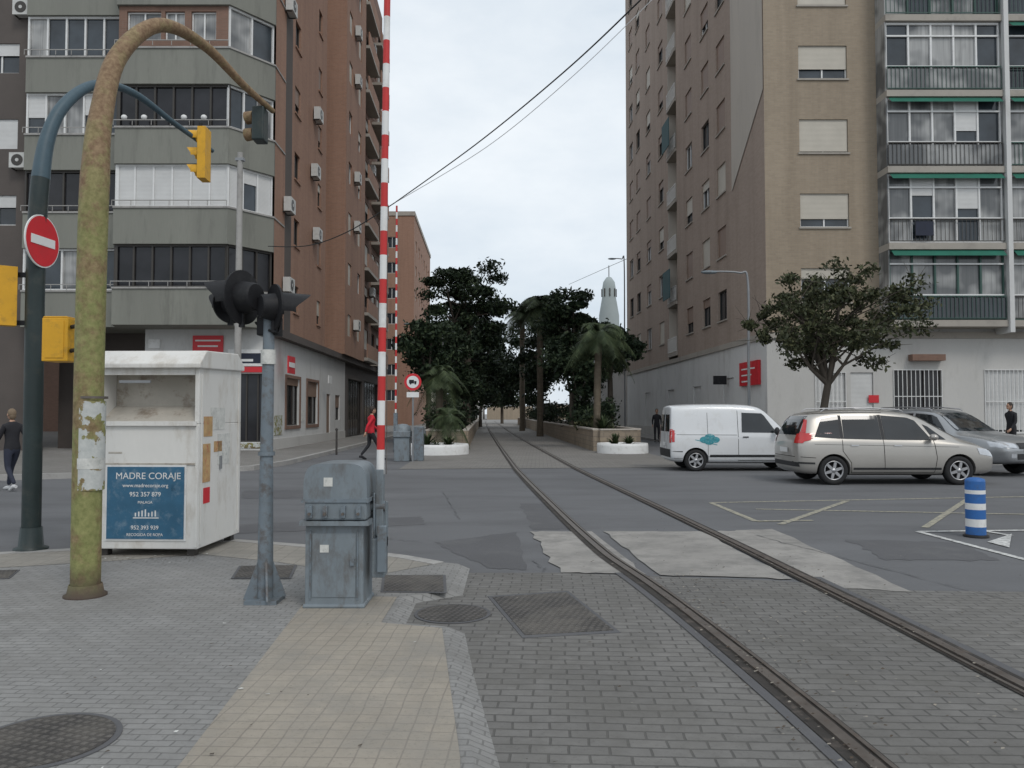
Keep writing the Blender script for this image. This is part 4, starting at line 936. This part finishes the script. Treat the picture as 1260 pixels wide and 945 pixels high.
ca=Matrix.Translation((x0,8.62,Z))@Matrix.Rotation(math.radians(-2),4,'Z')
def ct(s,size,x,z,nm,bold=0):
    p=ca@Vector((x,-.0225,z)); text(s,size,p,ca.to_3x3()@Vector((1,0,0)),(0,0,1),'wpaint',T.e,nm,bold)
bpy.context.view_layer.update()
ct('MADRE CORAJE',.10,.6,.86,'poster_title',.0); ct('www.madrecoraje.org',.055,.57,.76,'poster_line',.0003); ct('952 357 879',.068,.57,.665,'poster_phone',.0003); ct('MALAGA',.04,.57,.58,'poster_town',.0); ct('952 393 939',.06,.57,.31,'poster_phone_lower',.0003); ct('RECOGIDA DE ROPA',.042,.57,.235,'poster_footer')
# ---------------------------------------------------------------- green arched signal pole
def smooth(P,n=8):
    out=[];P=[Vector(p) for p in P]
    for i in range(len(P)-1):
        p0=P[max(i-1,0)];p1=P[i];p2=P[i+1];p3=P[min(i+2,len(P)-1)]
        for j in range(n):
            t=j/n; out.append(.5*((2*p1)+(-p0+p2)*t+(2*p0-5*p1+4*p2-p3)*t*t+(-p0+3*p1-3*p2+p3)*t**3))
    return out+[P[-1]]
T=Thing('arched_signal_pole'); bx,by=gp(105,733,Z)
P=smooth([(bx,by,Z),at(109,500,by),at(113,330,by),at(117,220,by),at(124,145,by+.1),at(145,70,by+.35),at(195,31,by+.8),at(250,55,by+1.5),at(300,105,by+2.1),at(336,137,by+2.6)])
n=len(P); T('pole').tube(P,[.118 if i<24 else .118-.088*((i-24)/(n-25))**.8 for i in range(n)],'gpole',20)
T('base').lathe([(.17,0),(.17,.015),(.145,.025),(.13,.1),(.122,.1)],(bx,by,Z),(0,0,1),'gpole',20)
T('stickers').lathe([(.1205,0),(.1205,.75)],(bx+.013,by,.95),(0,0,1),'gpaper',24)
T('stickers').lathe([(.1225,0),(.1225,.09)],(bx+.012,by,1.13),(0,0,1),'paper',24)
T('band').lathe([(.123,0),(.123,.02)],(bx+.027,by,1.72),(0,0,1),'steel',20)
hd=T('signal_head'); c=at(320,152,by+2.5)
hd.box(c.x-.07,c.x+.07,c.y-.1,c.y+.1,c.z-.22,c.z+.18,'bpole'); hd.tube([(c.x,c.y,c.z+.18),(c.x,c.y,c.z+.3)],.03,'steel',8)
for i in range(2): hd.tube([(c.x-.07,c.y,c.z+.08-.2*i),(c.x-.17,c.y+.02,c.z+.07-.2*i)],[.07,.075],'gpole',12)
T.done({'signal_head':.015})
def sig_head(T,part,c,face,n,k,r=.1,hood='blk',s_=1.0):
    f=Vector(face).normalized(); s=Vector((-f.y,f.x,0)); m=T(part).frame(c,s,-f,(0,0,1))
    r*=s_; pit=.28*s_; hgt=pit*n; m.box(-.14*s_,.14*s_,-.0,.13*s_,-hgt/2,hgt/2,k)
    for i in range(n):
        z=hgt/2-pit/2-pit*i
        m.box(-.125*s_,.125*s_,-.006,-.001,z-pit*.46,z+pit*.46,'blk')
        m.lathe([(r,0),(r,-.03)],(0,-.006,z),(0,1,0),k,18); m.disc((0,-.014,z),(0,1,0),r*.92,.006,'lens',18)
        pts=[];nn=14
        for j in range(nn+1):
            a=-.35+(math.pi+.7)*j/nn
            for yy in (0,-.2*s_): pts.append((math.cos(a)*r*1.12,yy*(.55+.45*max(0,math.sin(a)))-.002,z+math.sin(a)*r*1.12))
        m.add(pts,[(2*j,2*j+1,2*j+3,2*j+2) for j in range(nn)],hood,True)
    m.frame()
T=Thing('signal_pole'); bx,by=gp(38,676,Z)
P=smooth([(bx,by,Z),at(41,500,by),at(44,330,by),at(49,230,by),at(60,165,by+.1),at(83,125,by+.3),at(120,104,by+.7),at(165,115,by+1.4),at(215,152,by+2.1),at(262,186,by+2.7)])
n=len(P); T('pole').tube(P[:26],.1,'bpole',16,False); T('arm').tube(P[25:],[.1-.07*(i/(n-26))**.7 for i in range(n-25)],'bpole2',14)
T('base').lathe([(.18,0),(.18,.02),(.13,.04),(.112,.25),(.105,.25)],(bx,by,Z),(0,0,1),'bpole',16)
c=at(246,190,by+2.45); sig_head(T,'signal_head',c,(-.97,-.05,0),3,'yel',.1,'yel',.9); T('signal_head').tube([(c.x,c.y,c.z+.36),(c.x,c.y,c.z+.46)],.03,'blk',8)
T('bracket').box(bx-.5,bx,by-.03,by+.03,2.6,2.65,'blk'); T('bracket').box(bx-.5,bx,by-.03,by+.03,3.15,3.2,'blk')
sig_head(T,'pedestrian_signal',(bx-.40,by-.05,2.92),(-.6,.8,0),2,'yel',.09,'yel',1.2)
T.done({'signal_head':.012,'pedestrian_signal':.012})
T=Thing('pedestrian_signal'); c=at(77,419,7.4)
T('housing').box(c.x-.125,c.x+.115,c.y-.12,c.y+.12,c.z-.2,c.z+.2,'yel'); T('housing').box(c.x-.12,c.x+.1,c.y-.115,c.y+.115,c.z+.2,c.z+.215,'yel')
T('panel').box(c.x-.09,c.x+.08,c.y-.126,c.y-.1205,c.z-.17,c.z+.17,'yel')
for i in range(2): T('hoods').lathe([(.085,0),(.09,.1)],(c.x-.05,c.y+.12,c.z+.09-.19*i),(-.5,1,0),'yel',14)
T('bracket').tube([(c.x+.1,c.y-.05,c.z-.1),(c.x+.33,c.y-.25,c.z-.1)],.02,'blk',8); T('bracket').tube([(c.x+.1,c.y-.05,c.z+.12),(c.x+.33,c.y-.25,c.z+.12)],.02,'blk',8)
T.done({'housing':.02,'panel':.004})
T=Thing('no_entry_sign'); c=at(51,297,9.0); f=Vector((.998,-.06,0)).normalized(); s=Vector((-f.y,f.x,0))
pl=T('plate'); pl.disc(c,f,.30,.015,'wpaint',40); pl.disc(c+f*.016,f,.285,.003,'redsign',40); pl.frame(c+f*.0205,s,f,(0,0,1)); pl.box(-.21,.21,0,.004,-.05,.05,'wpaint'); pl.frame()
pl.disc(c-f*.004,f,.285,.003,'galv',40)
T('bracket').box(c.x-.14,c.x-.02,c.y,c.y+.2,c.z-.03,c.z+.03,'galv'); T.done()
# ---------------------------------------------------------------- level crossing signal
T=Thing('level_crossing_signal'); bx,by=gp(326,740,Z)
T('pole').tube([(bx,by,Z),(bx,by,1.3),(bx+.01,by,2.5)],[.066,.052,.045],'gm2',16)
T('pole').lathe([(.068,0),(.068,.03)],(bx,by,1.25),(0,0,1),'gm2',16); T('pole').lathe([(.06,0),(.06,.12)],(bx+.005,by,2.0),(0,0,1),'paper',16)
T('base').box(bx-.13,bx+.13,by-.13,by+.13,Z,Z+.03,'gm2')
for a in range(4):
    d=Vector((math.cos(a*math.pi/2+.4),math.sin(a*math.pi/2+.4),0)); s=Vector((-d.y,d.x,0))*.008
    o=Vector((bx,by,Z+.03)); p=[o+d*.06,o+d*.17,o+d*.06+Vector((0,0,.3))]
    T('base').add([tuple(q+s) for q in p]+[tuple(q-s) for q in p],[(0,1,2),(5,4,3),(0,3,4,1),(1,4,5,2)],'gm2')
T('crossarm').tube([at(288,372,by),at(352,378,by)],.024,'blk',8)
def xhead(part,c,f,r=.155):
    k=r/.155
    f=Vector(f).normalized(); m=T(part)
    m.lathe([(.001,-.10*k),(.072*k,-.10*k),(.078*k,-.09*k)],c,f,'blk',24,False); m.lathe([(.078*k,-.09*k),(.095*k,.0)],c,f,'blk',24); m.lathe([(.095*k,.0),(.095*k,.03),(.001,.025)],c,f,'blk',24,False)
    m.lathe([(.09*k,-.012),(r,-.012),(r,.004),(.09*k,.004)],c,f,'blk',36,False)
    m.box(c[0]-.02,c[0]+.02,c[1]-.02,c[1]+.02,c[2]-r*1.1,c[2]-r*.5,'blk')
    s=Vector((-f.y,f.x,0)); pts=[]; nn=16
    for j in range(nn+1):
        a=-.3+(math.pi+.6)*j/nn
        for yy in (0.0,.24*k):
            L=yy*(.4+.6*max(0,math.sin(a))); pts.append(tuple(Vector(c)+f*(.01+L)+s*math.cos(a)*.105*k+Vector((0,0,math.sin(a)*.105*k))))
    m.add(pts,[(2*j,2*j+1,2*j+3,2*j+2) for j in range(nn)],'blk',True)
xhead('lamp_left',at(298,366,by-.02),(-.93,.36,0),.225); xhead('lamp_left_rear',at(284,374,by+.3),(-.75,.66,0),.17)
xhead('lamp_right',at(338,378,by-.05),(.8,.6,0),.19); xhead('bell',at(330,404,by+.1),(-.6,-.6,0),.07)
T('junction_box').box(bx-.09,bx+.09,by-.02,by+.12,2.24,2.40,'blk'); T('wiring').tube(smooth([at(345,398,by),at(342,410,by-.02),at(330,406,by-.05)]),.01,'blk',6)
T.done({'junction_box':.01})
# ---------------------------------------------------------------- barrier machine with boom
T=Thing('level_crossing_barrier'); yf=6.33; xl=at(375,700,yf).x; xr=at(447,700,yf).x
b=T('cabinet'); b.box(xl,xr,yf,yf+.42,Z,.72,'gm'); b.box(xl-.015,xr+.015,yf-.015,yf+.435,Z,Z+.035,'gm')
b.box(xl-.0,xr+.03,yf-.035,yf+.46,.755,.9,'gm')
prof=[]; cx=(xl+xr)/2+.01; hw=(xr-xl)/2+.02
for i in range(21):
    a=math.pi*i/20; prof.append((cx+hw*math.copysign(abs(math.cos(a))**.38,math.cos(a)),.9+.30*(math.sin(a)**.45)))
n=len(prof); P=[(x,yf-.03,z) for x,z in prof]+[(x,yf+.45,z) for x,z in prof]
dm=T('dome'); dm.add(P,[(i,i+n,i+1+n,i+1) for i in range(n-1)],'gm',True); dm.add(P,[list(range(n))[::-1],list(range(n,2*n))],'gm')
fl=T('flanges'); fl.box(xl-.035,xr+.05,yf-.055,yf+.48,.715,.75,'gm'); fl.box(xl-.025,xr+.045,yf-.045,yf+.47,.895,.92,'gm2')
for x in (xl+.05,xl+.17,xr-.15,xr-.03): fl.box(x-.018,x+.018,yf-.07,yf-.04,.78,.87,'gm2'); fl.tube([(x,yf-.065,.81),(x,yf-.09,.81)],.012,'steel',8)
fl.box(xl+.06,xr-.06,yf-.006,yf-.001,.15,.65,'gm'); fl.box(xl+.04,xl+.05,yf-.012,yf-.001,.13,.67,'gm2'); fl.box(xr-.05,xr-.04,yf-.012,yf-.001,.13,.67,'gm2')
fl.box(xr-.1,xr-.07,yf-.025,yf-.006,.4,.45,'gm2')
fl.box(cx-.09,cx-.02,yf-.0335,yf-.031,1.02,1.09,'paper'); fl.box(xl+.12,xl+.19,yf-.009,yf-.0065,.5,.56,'paper')
sh=T('axle'); sh.tube([(xr+.0,yf+.2,.84),(xr+.14,yf+.2,.84)],.045,'gm2',14)
bt=at(468,590,yf+.2); tp=at(477,-40,yf+.2)
ar=T('boom_arm'); ar.box(bt.x-.03,bt.x+.03,yf+.16,yf+.24,.60,1.14,'gm'); ar.box(bt.x-.045,bt.x-.031,yf+.12,yf+.28,.58,.95,'gm2'); ar.box(bt.x-.02,bt.x+.05,yf+.241,yf+.31,.5,.87,'gm')
cw=T('counterweight'); cw.box(bt.x-.05,bt.x+.05,yf+.1,yf+.3,.28,.59,'gm'); cw.box(bt.x+.0,bt.x+.075,yf+.05,yf+.099,.33,.7,'gm2')
bm_=T('boom'); base=Vector((bt.x,yf+.2,1.1)); d=(tp-base); d.normalize(); L=6.3; i=0; s=0
while s<L:
    bm_.tube([base+d*s,base+d*min(L,s+.2)],[.033-.0015*s,.033-.0015*(s+.2)],'red' if i%2 else 'wpaint',12,False); s+=.2;i+=1
T('guy_wire').tube([base+Vector((.05,0,0)),base+d*3+Vector((.02,.0,0))],.003,'steel',5)
T.done({'cabinet':.015,'counterweight':.008,'boom_arm':.006})
T=Thing('level_crossing_barrier'); c=at(494,560,26.2); b=T('cabinet'); b.box(c.x-.25,c.x+.25,26.2,26.7,.01,.8,'gm'); b.box(c.x-.28,c.x+.28,26.15,26.75,.8,1.0,'gm'); b.lathe([(.28,0),(.26,.15),(.15,.22),(.001,.24)],(c.x,26.45,1.0),(0,0,1),'gm',16)
b.box(c.x+.35,c.x+.7,26.3,26.6,.01,1.15,'gm2'); xb=at(487,500,26.5).x
T('boom_arm').box(xb-.06,xb+.06,26.4,26.55,.3,1.6,'gm2'); s=0;i=0
while s<6.9: T('boom').tube([(xb,26.48,1.5+s),(xb+.0,26.48,1.5+s+.22)],.032,'red' if i%2 else 'wpaint',8,False); s+=.22;i+=1
T.done({'cabinet':.02})
T=Thing('traffic_sign'); c=at(508,470,26); T('post').tube([(c.x,26.05,0),(c.x,26.05,c.z+.3)],.03,'galv',8); T('plate').disc((c.x,26,c.z),(0,-1,0),.28,.01,'redsign',28); T('plate').disc((c.x,25.988,c.z),(0,-1,0),.2,.004,'wpaint',28)
T('symbol').box(c.x-.12,c.x+.04,25.98,25.983,c.z-.05,c.z+.07,'blk'); T('symbol').box(c.x+.05,c.x+.12,25.98,25.983,c.z-.05,c.z+.03,'blk'); T('symbol').disc((c.x-.07,25.983,c.z-.06),(0,-1,0),.025,.003,'blk',10);T('symbol').disc((c.x+.08,25.983,c.z-.06),(0,-1,0),.025,.003,'blk',10)
T('subplate').box(c.x-.2,c.x+.2,26.0,26.01,c.z-.5,c.z-.33,'wpaint'); T.done()
T=Thing('traffic_sign'); c=at(543,462,44); T('post').tube([(c.x,44,0),(c.x,44,c.z+.3)],.03,'galv',8); T('plate').disc((c.x,43.95,c.z),(0,-1,0),.28,.01,'redsign',20); T('plate').disc((c.x,43.93,c.z),(0,-1,0),.2,.004,'wpaint',20); T.done()
def lamp(u,vt,y,du,name='street_lamp'):
    T=Thing(name); t=at(u,vt,y); P=smooth([(t.x,y,.1),(t.x,y,t.z*.5),(t.x,y,t.z-.35),(t.x+du*.25,y,t.z-.05),(t.x+du,y,t.z)])
    T('pole').tube(P,[.06-.03*i/len(P) for i in range(len(P))],'galv',10); T('base').lathe([(.14,0),(.14,.05),(.08,.4),(.07,.4)],(t.x,y,.1),(0,0,1),'galv',12)
    T('luminaire').ell((t.x+du*1.15,y,t.z-.03),(.32,.13,.07),'gm'); T.done()
lamp(920,334,29.5,-1.25); lamp(544,398,42,-1.5); lamp(768,318,60,-.8)
T=Thing('utility_pole'); c=at(291,560,28.4); t=at(291,188,28.4); T('pole').tube([(c.x,28.4,.1),(c.x,28.4,t.z)],[.14,.1],'kerb',10); T('cap').box(c.x-.15,c.x+.15,28.3,28.5,t.z-.3,t.z-.2,'galv'); T.done()
T=Thing('bollard'); bx,by=gp(1201,661)
for i,(z0_,z1_,k) in enumerate(((.02,.14,'blue'),(.14,.24,'wpaint'),(.24,.36,'blue'),(.36,.44,'wpaint'),(.44,.56,'blue'),(.56,.61,'wpaint'),(.61,.72,'blue'))):
    T('post').lathe([(.118,z0_),(.118,z1_)],(bx,by,0),(0,0,1),k,24)
T('cap').lathe([(.118,.72),(.11,.75),(.06,.765),(.001,.77)],(bx,by,0),(0,0,1),'blue',24); T('base').lathe([(.15,.005),(.15,.03),(.12,.04)],(bx,by,0),(0,0,1),'blk',24); T.done()
T=Thing('bollard'); bx,by=gp(414,560); T('post').tube([(bx,by,0),(bx,by,.95)],.04,'dframe',10); T('cap').ell((bx,by,.97),(.055,.055,.06),'dframe'); T.done()
def cable(name,P,r,k):
    g=MB(); g.tube(smooth(P,10),r,k,6,False); g.make(name)
cable('overhead_cable',[at(330,303,30),at(380,302,28.5),at(430,284,27),at(485,250,26.4)],.018,'cable')
cable('overhead_cable',[at(485,250,26.4),at(585,178,22),at(690,92,18),at(785,3,15),at(900,-115,12)],.017,'cable')
cable('overhead_cable',[at(485,250,26.4),at(600,180,26),at(700,98,24.5),at(790,12,24),at(860,-60,24)],.011,'cable2')
cable('overhead_cable',[at(775,317,62),at(745,330,75),at(700,350,90)],.02,'cable')
# ---------------------------------------------------------------- people
def person(name,loc,head,H,top,leg,hair,shoe,stride=.3,arm=.25,bend=0,facing_turn=0):
    T=Thing(name,loc,head); S=H/1.72
    J={}; E=[]
    def j(n,x,y,z,r,p=None):
        J[n]=(Vector((x,y,z))*S,r*S)
        if p: E.append((p,n))
    j('pel',0,0,.95,.135); j('belly',0,.01,1.08,.125,'pel'); j('chest',0,.03+bend,1.27,.145,'belly'); j('up',0,.02+bend,1.4,.11,'chest'); j('neck',0,.035+bend,1.5,.055,'up'); j('nk2',0,.05+bend,1.56,.05,'neck')
    for s,st_ in ((1,1),(-1,-1)):
        a='R' if s>0 else 'L'
        j(a+'sh',s*.17,.01+bend,1.405,.065,'up'); j(a+'el',s*.23,-.02-arm*st_*.45+bend,1.14,.047,a+'sh'); j(a+'wr',s*.22,.1-arm*st_*.9+bend,.92,.033,a+'el')
        j(a+'hip',s*.095,0,.88,.095,'pel'); j(a+'kn',s*.1,.10+stride*st_*.4,.5,.062,a+'hip'); fy=stride*st_
        lift=0 if st_>0 else .07
        j(a+'an',s*.1,fy,.1+lift,.042,a+'kn')
    names=list(J); me=bpy.data.meshes.new('b'); me.from_pydata([J[n][0] for n in names],[(names.index(a),names.index(b)) for a,b in E],[])
    ob=bpy.data.objects.new('tmpb',me); sc.collection.objects.link(ob); sk=ob.modifiers.new('sk','SKIN'); sk.use_smooth_shade=True
    for i,n in enumerate(names):
        d=me.skin_vertices[0].data[i]; d.radius=(J[n][1],J[n][1]); d.use_root=(n=='pel')
    for i,n in enumerate(names):
        if n in ('chest','belly','pel','up'): me.skin_vertices[0].data[i].radius=(J[n][1]*1.15,J[n][1]*.82)
    su=ob.modifiers.new('su','SUBSURF'); su.levels=2
    dg=bpy.context.evaluated_depsgraph_get(); nm=bpy.data.meshes.new_from_object(ob.evaluated_get(dg)); bpy.data.objects.remove(ob)
    nm.materials.clear()
    for k in (top,leg,'skin'): nm.materials.append(M[k])
    for p in nm.polygons:
        z=p.center.z/S; p.use_smooth=True
        p.material_index=2 if z>1.51 else (1 if (z<.9 and abs(p.center.x/S)<.19) else 0)
    o=bpy.data.objects.new('body',nm); sc.collection.objects.link(o); o.parent=T.e
    h=T('head'); c=J['nk2'][0]+Vector((0,.015,.105))*S
    h.ell(c,(.076*S,.093*S,.118*S),'skin',16,12); h.ell(c+Vector((0,.06,-.06))*S,(.045*S,.035*S,.045*S),'skin')
    h.ell(c+Vector((0,-.018,.025))*S,(.086*S,.098*S,.108*S),hair,16,10); h.ell(c+Vector((0,-.05,-.03))*S,(.07*S,.06*S,.09*S),hair)
    h.ell(c+Vector((0,.1,-.015))*S,(.012*S,.018*S,.02*S),'skin',8,6)
    for s in (-1,1): h.ell(c+Vector((s*.03,.087,.008))*S,(.011*S,.008*S,.008*S),'jblk',8,6); h.ell(c+Vector((s*.08,0,-.01))*S,(.01*S,.02*S,.03*S),'skin',8,6)
    h.ell(c+Vector((0,.088,-.055))*S,(.022*S,.008*S,.006*S),'redsign',8,6)
    ft=T('shoes'); hd=T('hands')
    for a in 'RL':
        p=J[a+'an'][0]; tilt=0 if a=='R' else -.25
        ft.tube([p+Vector((0,-.06,-.055))*S,p+Vector((0,.02,-.05))*S,p+Vector((0,.12,-.065+tilt*.2))*S,p+Vector((0,.19,-.075+tilt*.25))*S],[.035*S,.047*S,.04*S,.022*S],shoe,10)
        w_=J[a+'wr'][0]; dd=(w_-J[a+'el'][0]).normalized(); s=1 if a=='R' else -1
        hd.tube([w_-dd*.02,w_+dd*.04*S,w_+dd*.09*S],[.026*S,.036*S,.03*S],'skin',8)
        for i in range(4):
            o_=w_+dd*.085*S+Vector((0,(i-1.5)*.018,0))*S; L=(.06,.075,.07,.05)[i]*S; hd.tube([o_,o_+dd*L*.5,o_+dd*L*.85+Vector((-s*.02,0,0))*S],[.009*S,.0085*S,.006*S],'skin',6)
        hd.tube([w_+dd*.03*S+Vector((0,.03,0))*S,w_+dd*.07*S+Vector((-s*.01,.055,0))*S,w_+dd*.1*S+Vector((-s*.015,.06,0))*S],[.012*S,.01*S,.007*S],'skin',6)
    T.done()
x,y=gp(14,604); person('pedestrian',(x,y,.0),math.radians(60),1.62,'jblk','jblue','hairg','shoe',.3,.3)
x,y=gp(456,566); person('pedestrian',(x,y,.0),math.radians(-60),1.75,'jred','jblk','haird','jblk',.3,.4)
person('pedestrian',(7.9,43.5,.0),math.radians(170),1.75,'jblk','jblk','haird','jblk',.1,.1)
person('pedestrian',(16.6,26.5,.13),math.radians(100),1.75,'jblk','jblk','haird','jblk',.15,.15)
# ---------------------------------------------------------------- world, sun, camera
w=bpy.data.worlds.new('World'); sc.world=w; w.use_nodes=True; nt=w.node_tree; bg=nt.nodes['Background']
sk=nt.nodes.new('ShaderNodeTexSky'); sk.sky_type='NISHITA'; sk.sun_disc=False; sk.sun_elevation=math.radians(48); sk.sun_rotation=math.radians(150); sk.dust_density=3
tc=nt.nodes.new('ShaderNodeTexCoord'); mp=nt.nodes.new('ShaderNodeMapping'); mp.inputs['Scale'].default_value=(1,1,2.2); nt.links.new(tc.outputs['Generated'],mp.inputs[0])
nz=_noise(nt,mp.outputs[0],2.3,7,.55)
cr=nt.nodes.new('ShaderNodeValToRGB'); nt.links.new(nz,cr.inputs[0]); cr.color_ramp.elements[0].position=.34; cr.color_ramp.elements[0].color=(5.9,6.7,7.5,1); cr.color_ramp.elements[1].position=.64; cr.color_ramp.elements[1].color=(8.3,8.75,9.1,1)
mx=_mix(nt,.9,sk.outputs[0],cr.outputs[0]); nt.links.new(mx,bg.inputs[0]); bg.inputs[1].default_value=.116
sl=bpy.data.lights.new('sun','SUN'); sl.energy=1.0; sl.angle=math.radians(16); sl.color=(1,.96,.9); so=bpy.data.objects.new('sun',sl); sc.collection.objects.link(so)
el=math.radians(48); az=math.radians(150)
dv=Vector((math.sin(az)*math.cos(el),math.cos(az)*math.cos(el),math.sin(el))); so.rotation_euler=dv.to_track_quat('Z','Y').to_euler()
cd=bpy.data.cameras.new('camera'); cd.sensor_width=36; cd.lens=28.0; cd.clip_end=2000; cd.clip_start=.05
co=bpy.data.objects.new('camera',cd); sc.collection.objects.link(co); co.location=(0,0,CH); co.rotation_euler=(math.pi/2+PITCH,0,0); sc.camera=co
sc.view_settings.view_transform='Standard'; sc.view_settings.look='None'; sc.view_settings.exposure=0
